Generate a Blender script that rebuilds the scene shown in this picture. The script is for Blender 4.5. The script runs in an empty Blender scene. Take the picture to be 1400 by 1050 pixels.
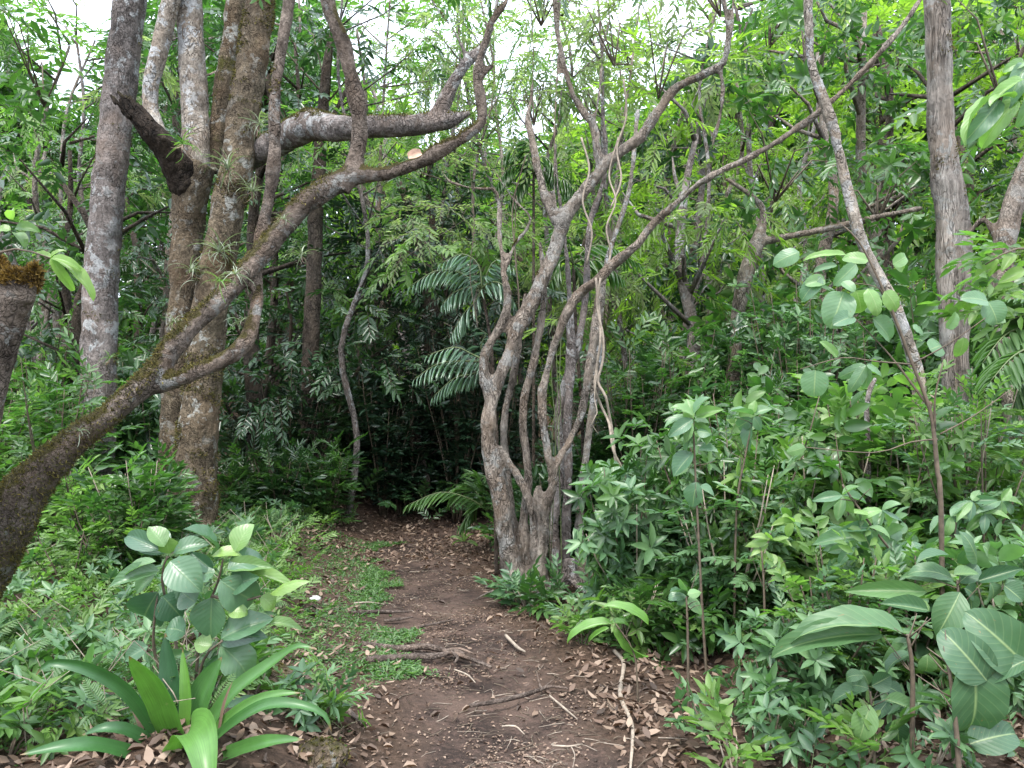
import bpy, math, random
import numpy as np
from mathutils import Vector, Matrix

# ------------------------------------------------------------------ camera, sky, sun, exposure
S = bpy.context.scene
COL = S.collection
W0, H0, F, HZ, CH = 1400.0, 1050.0, 1078.0, 545.0, 1.6
cam_d = bpy.data.cameras.new('camera'); cam = bpy.data.objects.new('camera', cam_d); COL.objects.link(cam)
cam.location = (0, 0, CH); cam.rotation_euler = (math.radians(90), 0, 0)
cam_d.sensor_width = 36; cam_d.lens = 36 * F / W0; cam_d.shift_y = (HZ - H0 / 2) / W0
cam_d.clip_start = 0.05; cam_d.clip_end = 500
S.camera = cam
SUN_EL, SUN_AZ = math.radians(62), math.radians(200)     # azimuth: compass angle from +Y, clockwise
world = bpy.data.worlds.new('World'); S.world = world; world.use_nodes = True
wn = world.node_tree.nodes; wl = world.node_tree.links
bg = wn['Background']; sky = wn.new('ShaderNodeTexSky'); sky.sky_type = 'NISHITA'; sky.sun_disc = False
sky.sun_elevation = SUN_EL; sky.sun_rotation = SUN_AZ; sky.dust_density = 4.0; sky.air_density = 1.0
veil = wn.new('ShaderNodeMix'); veil.data_type = 'RGBA'; veil.inputs[0].default_value = 0.72   # overcast: cloud light over the blue
wl.new(sky.outputs[0], veil.inputs[6]); 
tcw = wn.new('ShaderNodeTexCoord'); sz = wn.new('ShaderNodeSeparateXYZ'); wl.new(tcw.outputs['Generated'], sz.inputs[0])
mr = wn.new('ShaderNodeMapRange'); wl.new(sz.outputs[2], mr.inputs[0]); mr.inputs[1].default_value = 0.0; mr.inputs[2].default_value = 1.0; mr.inputs[3].default_value = .42; mr.inputs[4].default_value = 1.35
cl = wn.new('ShaderNodeMix'); cl.data_type = 'RGBA'; cl.blend_type = 'MULTIPLY'; cl.inputs[0].default_value = 1; cl.inputs[6].default_value = (9.0, 9.9, 11.2, 1); wl.new(mr.outputs[0], cl.inputs[7]); wl.new(cl.outputs[2], veil.inputs[7])
wl.new(veil.outputs[2], bg.inputs[0]); bg.inputs[1].default_value = 0.15
sun_d = bpy.data.lights.new('sun', 'SUN'); sun = bpy.data.objects.new('sun', sun_d); COL.objects.link(sun)
sun_d.energy = 1.5; sun_d.angle = math.radians(12); sun_d.color = (1.0, 0.96, 0.9)
sdir = Vector((math.sin(SUN_AZ) * math.cos(SUN_EL), math.cos(SUN_AZ) * math.cos(SUN_EL), math.sin(SUN_EL)))
sun.rotation_euler = sdir.to_track_quat('Z', 'Y').to_euler()
S.view_settings.view_transform = 'Standard'; S.view_settings.look = 'None'
S.view_settings.exposure = 1.6; S.view_settings.gamma = 1.0
S.render.engine = 'CYCLES'
S.cycles.max_bounces = 6; S.cycles.diffuse_bounces = 4; S.cycles.glossy_bounces = 2; S.cycles.transmission_bounces = 4
S.cycles.caustics_reflective = False; S.cycles.caustics_refractive = False

TRAPZ = getattr(np, "trapezoid", None) or np.trapz
rng = np.random.default_rng(7)
def R(a, b): return float(rng.uniform(a, b))
def at(px, py, Y): return np.array([(px - W0 / 2) * Y / F, Y, CH + (HZ - py) * Y / F])
def wpx(w, Y): return w * Y / F

# ------------------------------------------------------------------ noise
def _h(ix, iy, iz):
    n = (ix * 374761393 + iy * 668265263 + iz * 2147483647 + 1274126177) & 0xffffffff
    n = ((n ^ (n >> 13)) * 1274126177) & 0xffffffff
    n = (n ^ (n >> 16)) & 0xffffffff
    return n / 4294967295.0
def noise3(P):
    P = np.asarray(P, float); I = np.floor(P).astype(np.int64); f = P - I; f = f * f * (3 - 2 * f)
    r = 0
    for dx in (0, 1):
        for dy in (0, 1):
            for dz in (0, 1):
                w = (f[..., 0] if dx else 1 - f[..., 0]) * (f[..., 1] if dy else 1 - f[..., 1]) * (f[..., 2] if dz else 1 - f[..., 2])
                r = r + w * _h(I[..., 0] + dx, I[..., 1] + dy, I[..., 2] + dz)
    return r * 2 - 1
def fbm(P, o=3):
    P = np.asarray(P, float); a = 1; s = 0; t = 0
    for k in range(o): s = s + a * noise3(P * 2 ** k + 17.3 * k); t += a; a *= .5
    return s / t
def sm(a, b, x): t = np.clip((x - a) / (b - a), 0, 1); return t * t * (3 - 2 * t)

# ------------------------------------------------------------------ terrain height and path line
PY = np.array([-5, 0, 2, 3.4, 4.9, 6.8, 8.4, 10, 12, 15, 60.]); PX = np.array([.9, .6, .3, .05, -.27, -.78, -1.02, -.85, .3, 2.5, 14])
def pathx(y): return np.interp(y, PY, PX)
MOUND = .13
def pdist(x, y): return x - pathx(y)
def gz(x, y):
    x = np.asarray(x, float); y = np.asarray(y, float)
    d = pdist(x, y)
    z = .22 * sm(.55, 1.4, -d) + .16 * sm(.8, 2.2, d)
    z = z + .3 * sm(3, 9, np.abs(d))
    P = np.stack([x, y, 0 * x], -1)
    z = z + .07 * fbm(P * .6, 2) * sm(.2, 1.2, np.abs(d)) + .02 * fbm(P * 2.3, 3)
    z = z + MOUND * np.exp(-((x + 1.26) ** 2 + (y - 3.1) ** 2) / .22)
    z = z + .12 * sm(9, 14, y) + 6.5 * sm(22, 60, np.hypot(x, y))  # far rise added to hide low sky and block light from the horizon
    return z

# ------------------------------------------------------------------ materials
def new_mat(name):
    m = bpy.data.materials.new(name); m.use_nodes = True; nt = m.node_tree
    b = nt.nodes['Principled BSDF']; return m, nt, b, nt.nodes['Material Output']
def mixc(nt, fac, a, b, mode='MIX'):
    n = nt.nodes.new('ShaderNodeMix'); n.data_type = 'RGBA'; n.blend_type = mode
    for k, v in ((0, fac), (6, a), (7, b)):
        if isinstance(v, bpy.types.NodeSocket): nt.links.new(v, n.inputs[k])
        elif isinstance(v, (int, float)): n.inputs[k].default_value = v
        else: n.inputs[k].default_value = (*v, 1)
    return n.outputs[2]
def ramp(nt, src, stops, interp='LINEAR'):
    n = nt.nodes.new('ShaderNodeValToRGB'); nt.links.new(src, n.inputs[0]); r = n.color_ramp; r.interpolation = interp
    while len(r.elements) < len(stops): r.elements.new(.5)
    for e, (p, c) in zip(r.elements, stops):
        e.position = p; e.color = (*c, 1) if isinstance(c, tuple) else (c, c, c, 1)
    return n.outputs[0]
def math_n(nt, op, a, b=None, c=None):
    n = nt.nodes.new('ShaderNodeMath'); n.operation = op
    for k, v in ((0, a), (1, b), (2, c)):
        if v is None: continue
        if isinstance(v, bpy.types.NodeSocket): nt.links.new(v, n.inputs[k])
        else: n.inputs[k].default_value = v
    return n.outputs[0]
def noise_n(nt, vec, scale, detail=6, rough=.6, dist=0.0):
    n = nt.nodes.new('ShaderNodeTexNoise'); n.inputs['Scale'].default_value = scale; n.inputs['Detail'].default_value = detail
    n.inputs['Roughness'].default_value = rough; n.inputs['Distortion'].default_value = dist
    if vec is not None: nt.links.new(vec, n.inputs['Vector'])
    return n.outputs[0]
def leaf_mat(name, dark, mid, light, rough=.42, trans=.32, tcol=None, vein=0.0, spec=.5, dry=0.0, strap=False):
    """colour from each leaf's own random value; veins from the leaf's own length/width coordinates"""
    m, nt, b, out = new_mat(name)
    a = nt.nodes.new('ShaderNodeAttribute'); a.attribute_name = 'leaf'
    sp = nt.nodes.new('ShaderNodeSeparateXYZ'); nt.links.new(a.outputs['Vector'], sp.inputs[0])
    stops = [(0.0, dark), (.45, mid), (1.0, light)]
    if dry: stops = [(0, dark), (.45, mid), (1 - dry, light), (1 - dry * .5, (.30, .26, .05)), (1, (.22, .11, .05))]
    c = ramp(nt, sp.outputs[0], stops)
    tc = nt.nodes.new('ShaderNodeTexCoord')
    nn = noise_n(nt, tc.outputs['Object'], 14, 3)
    c = mixc(nt, .5, c, ramp(nt, nn, [(.3, .6), (.7, 1.0)]), 'MULTIPLY')
    if strap:   # parallel veins, scuffs and dry brown tips
        mps = nt.nodes.new('ShaderNodeMapping'); nt.links.new(a.outputs['Vector'], mps.inputs[0]); mps.inputs['Scale'].default_value = (3, 1.5, 13)
        sn_ = noise_n(nt, mps.outputs[0], 2.2, 4, .7); c = mixc(nt, .6, c, ramp(nt, sn_, [(.3, .5), (.7, 1.35)]), 'MULTIPLY')
        tp = math_n(nt, 'ADD', sp.outputs[1], math_n(nt, 'MULTIPLY', math_n(nt, 'SUBTRACT', sn_, .5), .12))
        c = mixc(nt, ramp(nt, tp, [(.955, 0.0), (.98, 1.0)]), c, (.16, .10, .045))
        sc_ = noise_n(nt, tc.outputs['Object'], 24, 5, .7); c = mixc(nt, ramp(nt, sc_, [(.66, 0.0), (.70, .45)]), c, (.22, .24, .12))
    if vein:
        av = math_n(nt, 'ABSOLUTE', sp.outputs[2])
        mid_v = ramp(nt, av, [(0.0, 1.0), (.07, 0.0)])
        sv = math_n(nt, 'SUBTRACT', math_n(nt, 'MULTIPLY', sp.outputs[1], 9.0), math_n(nt, 'MULTIPLY', av, 2.6))
        fr = math_n(nt, 'PINGPONG', sv, .5)
        side = ramp(nt, fr, [(0.0, .45), (.10, 0.0)])
        v = math_n(nt, 'MAXIMUM', math_n(nt, 'MULTIPLY', mid_v, 2.2), side)
        c = mixc(nt, math_n(nt, 'MULTIPLY', v, vein), c, (.30, .38, .17))
        bp = nt.nodes.new('ShaderNodeBump'); bp.inputs['Strength'].default_value = .3; bp.inputs['Distance'].default_value = .003
        nt.links.new(math_n(nt, 'SUBTRACT', fr, math_n(nt, 'MULTIPLY', mid_v, .7)), bp.inputs['Height']); nt.links.new(bp.outputs[0], b.inputs['Normal'])
        # a few insect holes / brown specks
        sc = noise_n(nt, a.outputs['Vector'], 9, 2)
        c = mixc(nt, ramp(nt, sc, [(.70, 0.0), (.73, .8)]), c, (.16, .12, .05))
    nt.links.new(c, b.inputs['Base Color']); b.inputs['Roughness'].default_value = rough
    b.inputs['Specular IOR Level'].default_value = spec
    t = nt.nodes.new('ShaderNodeBsdfTranslucent')
    tm = mixc(nt, 1.0, c, tcol or (1.4, 1.85, .75), 'MULTIPLY'); nt.links.new(tm, t.inputs[0])
    ms = nt.nodes.new('ShaderNodeMixShader'); ms.inputs[0].default_value = trans
    nt.links.new(b.outputs[0], ms.inputs[1]); nt.links.new(t.outputs[0], ms.inputs[2]); nt.links.new(ms.outputs[0], out.inputs[0])
    return m
def bark_mat(name, dark_, light_, moss=0.3, lichen=.3, mosscol=(.10, .10, .025), lichcol=(.5, .5, .48), zs=.4, bump=.6, moss_up=.5, fis=14):
    m, nt, b, out = new_mat(name)
    dark = tuple(v * k for v, k in zip(dark_, (1.4, 1.36, 1.28))); light = tuple(min(v * k, .5) for v, k in zip(light_, (1.45, 1.43, 1.36)))
    tc = nt.nodes.new('ShaderNodeTexCoord'); mp = nt.nodes.new('ShaderNodeMapping'); nt.links.new(tc.outputs['Object'], mp.inputs[0])
    mp.inputs['Scale'].default_value = (1, 1, zs)
    n1 = noise_n(nt, mp.outputs[0], 9, 8, .65, .4); n2 = noise_n(nt, mp.outputs[0], 45, 6, .7)
    c = ramp(nt, n1, [(.32, dark), (.68, light)])
    c = mixc(nt, .8, c, ramp(nt, n2, [(.34, .45), (.62, 1.4)]), 'MULTIPLY')
    c = mixc(nt, .7, c, ramp(nt, noise_n(nt, mp.outputs[0], 2.4, 4, .6), [(.35, .55), (.65, 1.35)]), 'MULTIPLY')
    br = noise_n(nt, tc.outputs['Object'], 2.2, 3)
    c = mixc(nt, ramp(nt, br, [(.45, 0.0), (.7, .55)]), c, (light[0] * .72, light[1] * .58, light[2] * .46))   # browner areas
    l1 = noise_n(nt, tc.outputs['Object'], 6, 5, .6, .6); l2 = noise_n(nt, tc.outputs['Object'], 17, 5, .7)
    lm = math_n(nt, 'ADD', math_n(nt, 'MULTIPLY', l1, .65), math_n(nt, 'MULTIPLY', l2, .35))
    th = .72 - .3 * lichen
    lf = ramp(nt, lm, [(th, 0.0), (th + .035, .85)])
    lf = math_n(nt, 'MULTIPLY', lf, ramp(nt, noise_n(nt, tc.outputs['Object'], 1.7, 2), [(.38, .15), (.55, 1.0)]))
    lcol = mixc(nt, noise_n(nt, tc.outputs['Object'], 80, 3), (lichcol[0] * .6, lichcol[1] * .62, lichcol[2] * .6), lichcol)
    c = mixc(nt, lf, c, lcol)
    ge = nt.nodes.new('ShaderNodeNewGeometry'); sn = nt.nodes.new('ShaderNodeSeparateXYZ'); nt.links.new(ge.outputs['Normal'], sn.inputs[0])
    mo = noise_n(nt, tc.outputs['Object'], 3.2, 7, .7, .3)
    mm = math_n(nt, 'ADD', mo, math_n(nt, 'MULTIPLY', sn.outputs[2], .28 * moss_up * 2))
    th = .78 - .4 * moss
    mf = ramp(nt, mm, [(th, 0.0), (th + .09, 1.0)])
    mcol = mixc(nt, noise_n(nt, tc.outputs['Object'], 60, 4), tuple(v * .35 for v in mosscol), tuple(v * 1.5 for v in mosscol))
    mcol = mixc(nt, ramp(nt, l2, [(.45, 0.0), (.65, .6)]), mcol, (.085, .055, .03))
    c = mixc(nt, mf, c, mcol)
    nt.links.new(c, b.inputs['Base Color']); b.inputs['Roughness'].default_value = .9; b.inputs['Specular IOR Level'].default_value = .2
    vo = nt.nodes.new('ShaderNodeTexVoronoi'); vo.feature = 'DISTANCE_TO_EDGE'; vo.inputs['Scale'].default_value = fis * .75
    wv = nt.nodes.new('ShaderNodeVectorMath'); wv.operation = 'ADD'; nt.links.new(mp.outputs[0], wv.inputs[0])
    wn_ = nt.nodes.new('ShaderNodeTexNoise'); wn_.inputs['Scale'].default_value = 7; nt.links.new(mp.outputs[0], wn_.inputs[0])
    ws = nt.nodes.new('ShaderNodeVectorMath'); ws.operation = 'SCALE'; ws.inputs['Scale'].default_value = .6; nt.links.new(wn_.outputs[1], ws.inputs[0]); nt.links.new(ws.outputs[0], wv.inputs[1])
    nt.links.new(wv.outputs[0], vo.inputs['Vector'])
    fi = ramp(nt, vo.outputs[0], [(0.0, 0.0), (.25, 1.0)])
    crk = math_n(nt, 'MULTIPLY', ramp(nt, vo.outputs[0], [(0.0, 1.0), (.10, 0.0)]), ramp(nt, noise_n(nt, tc.outputs['Object'], 3.5, 3), [(.42, 0.0), (.6, 1.0)])); c = mixc(nt, math_n(nt, 'MULTIPLY', crk, .6), c, tuple(v * .3 for v in dark)); nt.links.new(c, b.inputs['Base Color'])
    h = math_n(nt, 'ADD', math_n(nt, 'ADD', math_n(nt, 'MULTIPLY', crk, -.6), math_n(nt, 'ADD', math_n(nt, 'MULTIPLY', n1, 1.6), n2)), math_n(nt, 'MULTIPLY', mf, noise_n(nt, tc.outputs['Object'], 120, 3)))
    bp = nt.nodes.new('ShaderNodeBump'); bp.inputs['Strength'].default_value = 1; bp.inputs['Distance'].default_value = .07 * bump
    nt.links.new(h, bp.inputs['Height']); nt.links.new(bp.outputs[0], b.inputs['Normal'])
    return m
def plain(name, col, rough=.8):
    m, nt, b, out = new_mat(name)
    tc = nt.nodes.new('ShaderNodeTexCoord'); n = noise_n(nt, tc.outputs['Object'], 30, 6)
    nt.links.new(mixc(nt, ramp(nt, n, [(.3, 0.0), (.7, 1.0)]), tuple(v * .55 for v in col), tuple(v * 1.3 for v in col)), b.inputs['Base Color'])
    b.inputs['Roughness'].default_value = rough
    bp = nt.nodes.new('ShaderNodeBump'); bp.inputs['Strength'].default_value = .4; bp.inputs['Distance'].default_value = .005
    nt.links.new(n, bp.inputs['Height']); nt.links.new(bp.outputs[0], b.inputs['Normal'])
    return m

M = {}
M['leaf_shade'] = leaf_mat('leaf_shade', (.010, .028, .014), (.018, .045, .022), (.032, .07, .032), .34, .08, spec=.5)  # shade of the path end put into a darker, nearly opaque leaf colour
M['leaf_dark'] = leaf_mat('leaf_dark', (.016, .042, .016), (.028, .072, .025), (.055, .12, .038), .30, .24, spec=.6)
M['leaf_mid'] = leaf_mat('leaf_mid', (.026, .066, .020), (.052, .122, .032), (.105, .20, .052), .33, .38, spec=.6)
M['leaf_backlit'] = leaf_mat('leaf_backlit', (.06, .12, .022), (.13, .225, .04), (.24, .36, .075), .42, .55, tcol=(1.5, 1.75, .65))  # backlit canopy glow put into a lighter, yellower leaf colour
M['leaf_light'] = leaf_mat('leaf_light', (.06, .13, .035), (.115, .21, .055), (.20, .31, .09), .42, .42)
M['leaf_fine'] = leaf_mat('leaf_fine', (.09, .13, .05), (.17, .23, .10), (.26, .33, .16), .5, .6, tcol=(1.5, 1.65, .9))
M['leaf_blue'] = leaf_mat('leaf_blue', (.042, .10, .045), (.085, .17, .075), (.15, .26, .11), .42, .30, spec=.5)
M['leaf_big'] = leaf_mat('leaf_big', (.035, .085, .045), (.062, .135, .06), (.12, .22, .075), .46, .24, vein=.30, spec=.45)
M['leaf_bigp'] = leaf_mat('leaf_bigp', (.07, .15, .085), (.115, .215, .115), (.18, .31, .09), .36, .3, vein=.26)
M['leaf_brom'] = leaf_mat('leaf_brom', (.025, .075, .035), (.045, .13, .035), (.11, .24, .04), .38, .22, spec=.5, strap=True)
M['leaf_palm'] = leaf_mat('leaf_palm', (.11, .20, .14), (.20, .31, .23), (.28, .40, .29), .34, .25, spec=.8)  # pale sky reflection put into the frond colour
M['leaf_fern'] = leaf_mat('leaf_fern', (.045, .10, .03), (.085, .165, .055), (.15, .25, .085), .5, .36)
M['leaf_air'] = leaf_mat('leaf_air', (.16, .19, .13), (.24, .27, .2), (.34, .38, .27), .6, .2)
M['litter'] = leaf_mat('litter', (.05, .033, .023), (.145, .09, .06), (.32, .235, .17), .7, .1, tcol=(1.2, .9, .6))
M['twig'] = plain('twig', (.10, .075, .05)); M['twig_pale'] = plain('twig_pale', (.27, .22, .17)); M['twig_green'] = plain('twig_green', (.09, .12, .04), .6)
M['moss'] = leaf_mat('moss', (.03, .03, .008), (.09, .085, .018), (.19, .15, .03), .8, .2, tcol=(1, 1, .6))
M['bark_lean'] = bark_mat('bark_lean', (.045, .034, .028), (.22, .18, .155), .30, .56, (.10, .085, .022), (.42, .41, .39), .8, .9, .9, 20)
M['bark_moss'] = bark_mat('bark_moss', (.055, .042, .03), (.18, .145, .105), .50, .60, (.125, .12, .03), (.55, .54, .5), .7, .9, .25, 18)
M['bark_pale'] = bark_mat('bark_pale', (.13, .11, .095), (.33, .30, .27), .1, .72, (.12, .11, .05), (.64, .64, .65), .6, .7, .2)
M['bark_grey'] = bark_mat('bark_grey', (.085, .074, .072), (.22, .195, .19), .12, .66, (.09, .10, .04), (.55, .55, .55), .6, .6, .2, 22)
M['bark_stem'] = bark_mat('bark_stem', (.08, .066, .056), (.30, .26, .23), .18, .62, (.11, .11, .03), (.48, .46, .43), .45, .9, .4, 24)
M['bark_fibre'] = bark_mat('bark_fibre', (.10, .088, .08), (.33, .30, .28), .22, .62, (.10, .10, .05), (.5, .48, .45), .10, .9, .1, 30)
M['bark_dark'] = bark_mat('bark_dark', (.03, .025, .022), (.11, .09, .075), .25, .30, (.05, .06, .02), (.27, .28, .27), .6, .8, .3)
M['bark_char'] = bark_mat('bark_char', (.008, .006, .005), (.040, .030, .023), .42, .18, (.06, .05, .02), (.2, .2, .18), .6, .9, .3)
M['bark_root'] = bark_mat('bark_root', (.07, .052, .045), (.25, .20, .175), .0, .30, (.1, .09, .03), (.36, .32, .29), .8, .9, .0, 30)

# ------------------------------------------------------------------ geometry accumulator
class Geo:
    def __init__(s): s.V = []; s.A = []; s.Fs = []; s.n = 0
    def add(s, V, faces, A=None, mat=0):
        """V (n,3); faces: list of (array(m,k), mat) or array"""
        V = np.asarray(V, float).reshape(-1, 3); s.V.append(V)
        s.A.append(np.zeros((len(V), 3)) if A is None else A)
        if isinstance(faces, np.ndarray): faces = [(faces, mat)]
        for f, mm in faces: s.Fs.append((f + s.n, mm))
        s.n += len(V)
    def inst(s, tpl, P, Rm, sc, rnd=None):
        """place a template at N positions: P (N,3), Rm (N,3,3) columns = axes, sc (N,) or (N,3)"""
        V, fs, A = tpl; N = len(P)
        if N == 0: return
        sc = np.asarray(sc, float); sc = sc[:, None, None] if sc.ndim == 1 else sc[:, None, :]
        VV = np.einsum('nij,nkj->nki', Rm, V[None] * sc) + P[:, None]
        AA = np.repeat(A[None], N, 0).copy()
        if rnd is None: rnd = rng.uniform(-.28, .28, N)
        AA[:, :, 0] = np.clip(AA[:, :, 0] + rnd[:, None], 0, 1)
        k = len(V); off = (np.arange(N) * k)[:, None, None]
        s.add(VV.reshape(-1, 3), [((f[None] + off).reshape(-1, f.shape[1]), mm) for f, mm in fs], AA.reshape(-1, 3))
    def tpl(s):
        V = np.concatenate(s.V); A = np.concatenate(s.A); return (V, list(s.Fs), A)
    def build(s, name, mats, parent=None, base=(0, 0, 0), smooth=True):
        me = bpy.data.meshes.new(name)
        V = np.concatenate(s.V) - np.asarray(base, float)[None]
        me.vertices.add(len(V)); me.vertices.foreach_set('co', V.astype(np.float32).ravel())
        L = []; st = []; mi = []; p = 0
        for f, mm in s.Fs:
            L.append(f.ravel()); m, k = f.shape; st.append(p + np.arange(m) * k); mi.append(np.full(m, mm)); p += m * k
        L = np.concatenate(L).astype(np.int32); st = np.concatenate(st).astype(np.int32); mi = np.concatenate(mi).astype(np.int32)
        me.loops.add(len(L)); me.loops.foreach_set('vertex_index', L)
        me.polygons.add(len(st)); me.polygons.foreach_set('loop_start', st)
        me.polygons.foreach_set('material_index', mi); me.polygons.foreach_set('use_smooth', np.full(len(st), smooth))
        at_ = me.attributes.new('leaf', 'FLOAT_VECTOR', 'POINT'); at_.data.foreach_set('vector', np.concatenate(s.A).astype(np.float32).ravel())
        me.update(calc_edges=True)
        for m in (mats if isinstance(mats, (list, tuple)) else [mats]): me.materials.append(m)
        o = bpy.data.objects.new(name, me); COL.objects.link(o)
        if parent is not None: o.parent = parent
        return o

def frames(D, up=None, jit=0.0):
    D = np.asarray(D, float); D = D / (np.linalg.norm(D, axis=1, keepdims=True) + 1e-9)
    U = np.tile([0, 0, 1.], (len(D), 1)) if up is None else np.asarray(up, float)
    if jit: U = U + rng.normal(0, jit, U.shape)
    Y = np.cross(U, D); Y = Y / (np.linalg.norm(Y, axis=1, keepdims=True) + 1e-9)
    Z = np.cross(D, Y)
    return np.stack([D, Y, Z], 2)

# leaf templates: x along the leaf, y across, z normal; attribute = (random, u, v)
def leaf_lo(w=.4, fold=.12, droop=.15):
    V = np.array([[0, 0, 0], [.35, -.5 * w, fold * w], [.72, -.36 * w, fold * w - droop * .5], [1, 0, -droop], [.72, .36 * w, fold * w - droop * .5], [.35, .5 * w, fold * w]])
    A = np.array([[.5, 0, 0], [.5, .35, -1], [.5, .72, -1], [.5, 1, 0], [.5, .72, 1], [.5, .35, 1]], float)
    return (V, [(np.array([[0, 1, 2, 3], [0, 3, 4, 5]]), 0)], A)
def leaf_hi(w=.4, fold=.15, droop=.25, n=9, prof=None, wave=0.0, k=3, stem=0.0, tipd=0.0, notch=None):
    prof = prof or (lambda u: (np.sin(math.pi * u ** .85)) ** .75)
    us = np.linspace(0, 1, n + 1); vs = np.linspace(-1, 1, 2 * k + 1); V = []; A = []
    for u in us:
        hw = .5 * w * max(float(prof(u)), 0.004)
        ang = droop * u * 1.6 + tipd * u ** 4
        # centre line bent downwards
        t = np.linspace(0, u, 12); cx = TRAPZ(np.cos(droop * 1.6 * t + tipd * t ** 4), t) if u > 0 else 0; cz = -TRAPZ(np.sin(droop * 1.6 * t + tipd * t ** 4), t) if u > 0 else 0
        for v in vs:
            h = hw * (fold * abs(v) * 2) + wave * w * math.sin(u * 21 + v * 2) * abs(v)
            V.append([stem + cx + math.sin(ang) * h, v * hw, cz + math.cos(ang) * h]); A.append([.5, u, v])
    V = np.array(V); A = np.array(A); m = 2 * k + 1
    f = [[i * m + j, i * m + j + 1, (i + 1) * m + j + 1, (i + 1) * m + j] for i in range(n) for j in range(2 * k)]
    return (V, [(np.array(f), 0)], A)
def tube(g, pts, rad, seg=6, mat=0, step=None, namp=0.0, nf=6.0, cap=True, flat=None):
    """smooth tube through pts (n,3) with radii; Catmull-Rom resampled"""
    P = np.asarray(pts, float); r = np.asarray(rad, float)
    if step:
        Q = np.vstack([2 * P[0] - P[1], P, 2 * P[-1] - P[-2]]); C = []; CR = []
        for i in range(len(P) - 1):
            n = max(1, int(np.linalg.norm(P[i + 1] - P[i]) / step))
            for t in np.arange(n) / n:
                a, b, c, d = Q[i:i + 4]
                C.append(.5 * ((2 * b) + (-a + c) * t + (2 * a - 5 * b + 4 * c - d) * t * t + (-a + 3 * b - 3 * c + d) * t ** 3)); CR.append(r[i] * (1 - t) + r[i + 1] * t)
        C.append(P[-1]); CR.append(r[-1]); P = np.array(C); r = np.array(CR)
    T = np.gradient(P, axis=0); T /= np.linalg.norm(T, axis=1, keepdims=True) + 1e-9
    n0 = np.cross(T[0], [0.3, .9, .1]); n0 /= np.linalg.norm(n0); N = [n0]
    for i in range(1, len(P)):
        v = N[-1] - T[i] * np.dot(N[-1], T[i]); N.append(v / (np.linalg.norm(v) + 1e-9))
    N = np.array(N); B = np.cross(T, N); a = np.linspace(0, 2 * math.pi, seg, endpoint=False)
    D = np.cos(a)[None, :, None] * N[:, None] + np.sin(a)[None, :, None] * B[:, None]
    rr = np.repeat(r[:, None], seg, 1)
    if namp: rr = rr * (1 + namp * fbm(P[:, None] * nf * np.ones((1, seg, 1)) + D * 1.3, 3))
    V = (P[:, None] + D * rr[..., None]).reshape(-1, 3); n = len(P)
    j = np.arange(seg); jn = (j + 1) % seg; i = np.arange(n - 1)[:, None] * seg
    f = np.stack([i + j, i + jn, i + seg + jn, i + seg + j], -1).reshape(-1, 4)
    fs = [(f, mat)]
    if cap:
        V = np.vstack([V, P[:1], P[-1:]]); c0 = n * seg; c1 = c0 + 1
        fs.append((np.stack([jn, j, np.full(seg, c0)], -1), mat)); fs.append((np.stack([(n - 1) * seg + j, (n - 1) * seg + jn, np.full(seg, c1)], -1), mat))
    A = np.zeros((len(V), 3)); A[:, 0] = .5
    g.add(V, fs, A)
    return P

# ------------------------------------------------------------------ things
def thing(name, label, cat, loc=(0, 0, 0), group=None):
    o = bpy.data.objects.new(name, None); COL.objects.link(o); o.location = [float(v) for v in loc]; o.empty_display_size = .2
    o['label'] = label; o['category'] = cat
    if group: o['group'] = group
    return o
def stuff(o, label, cat): o['label'] = label; o['category'] = cat; o['kind'] = 'stuff'; return o
def px_line(L, dY=None):
    """[(px,py,w,Y)] -> points, radii"""
    return np.array([at(a, b, y) for a, b, w, y in L]), np.array([wpx(w, y) / 2 for a, b, w, y in L])

def fused(name, lines, mat, parent, base, voxel=.016, disp=.012, nf=7.0, fine=.004, seg=20, jagged=None, shrink=.9):
    """several limbs grown into ONE continuous wood surface, then roughened like bark"""
    g = Geo()
    for pts, rad in lines: tube(g, pts, rad, seg, 0, step=.04, namp=.12, nf=5)
    tmp = g.build(name, mat, None, base)
    md = tmp.modifiers.new('r', 'REMESH'); md.mode = 'VOXEL'; md.voxel_size = voxel
    s = tmp.modifiers.new('s', 'SMOOTH'); s.iterations = 4; s.factor = .5
    dg = bpy.context.evaluated_depsgraph_get(); me = bpy.data.meshes.new_from_object(tmp.evaluated_get(dg), depsgraph=dg)
    old = tmp.data; tmp.modifiers.clear(); tmp.data = me; bpy.data.meshes.remove(old)
    n = len(me.vertices); co = np.empty(n * 3, np.float32); me.vertices.foreach_get('co', co); co = co.reshape(-1, 3).astype(float)
    no = np.empty(n * 3, np.float32); me.vertices.foreach_get('normal', no); no = no.reshape(-1, 3)
    Q = co + np.asarray(base)
    d = disp * fbm(Q * nf, 4) + fine * fbm(Q * np.array([34, 34, 13]), 2)
    knots = np.clip(noise3(Q * 4.2 + 31) - .5, 0, 1) * disp * 2.2 - disp * shrink
    co = co + no * (d + knots)[:, None]
    if jagged is not None:
        for c, rr, dirv in jagged:
            w = np.clip(1 - np.linalg.norm(Q - c, axis=1) / rr, 0, 1)
            co = co + (w * (fbm(Q * np.array([30, 30, 30]), 2) * .07))[:, None] * np.asarray(dirv)[None]
    me.vertices.foreach_set('co', co.astype(np.float32).ravel()); me.update()
    me.polygons.foreach_set('use_smooth', np.ones(len(me.polygons), bool))
    if not me.materials: me.materials.append(mat)
    tmp.name = name; tmp.parent = parent
    return tmp
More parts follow.
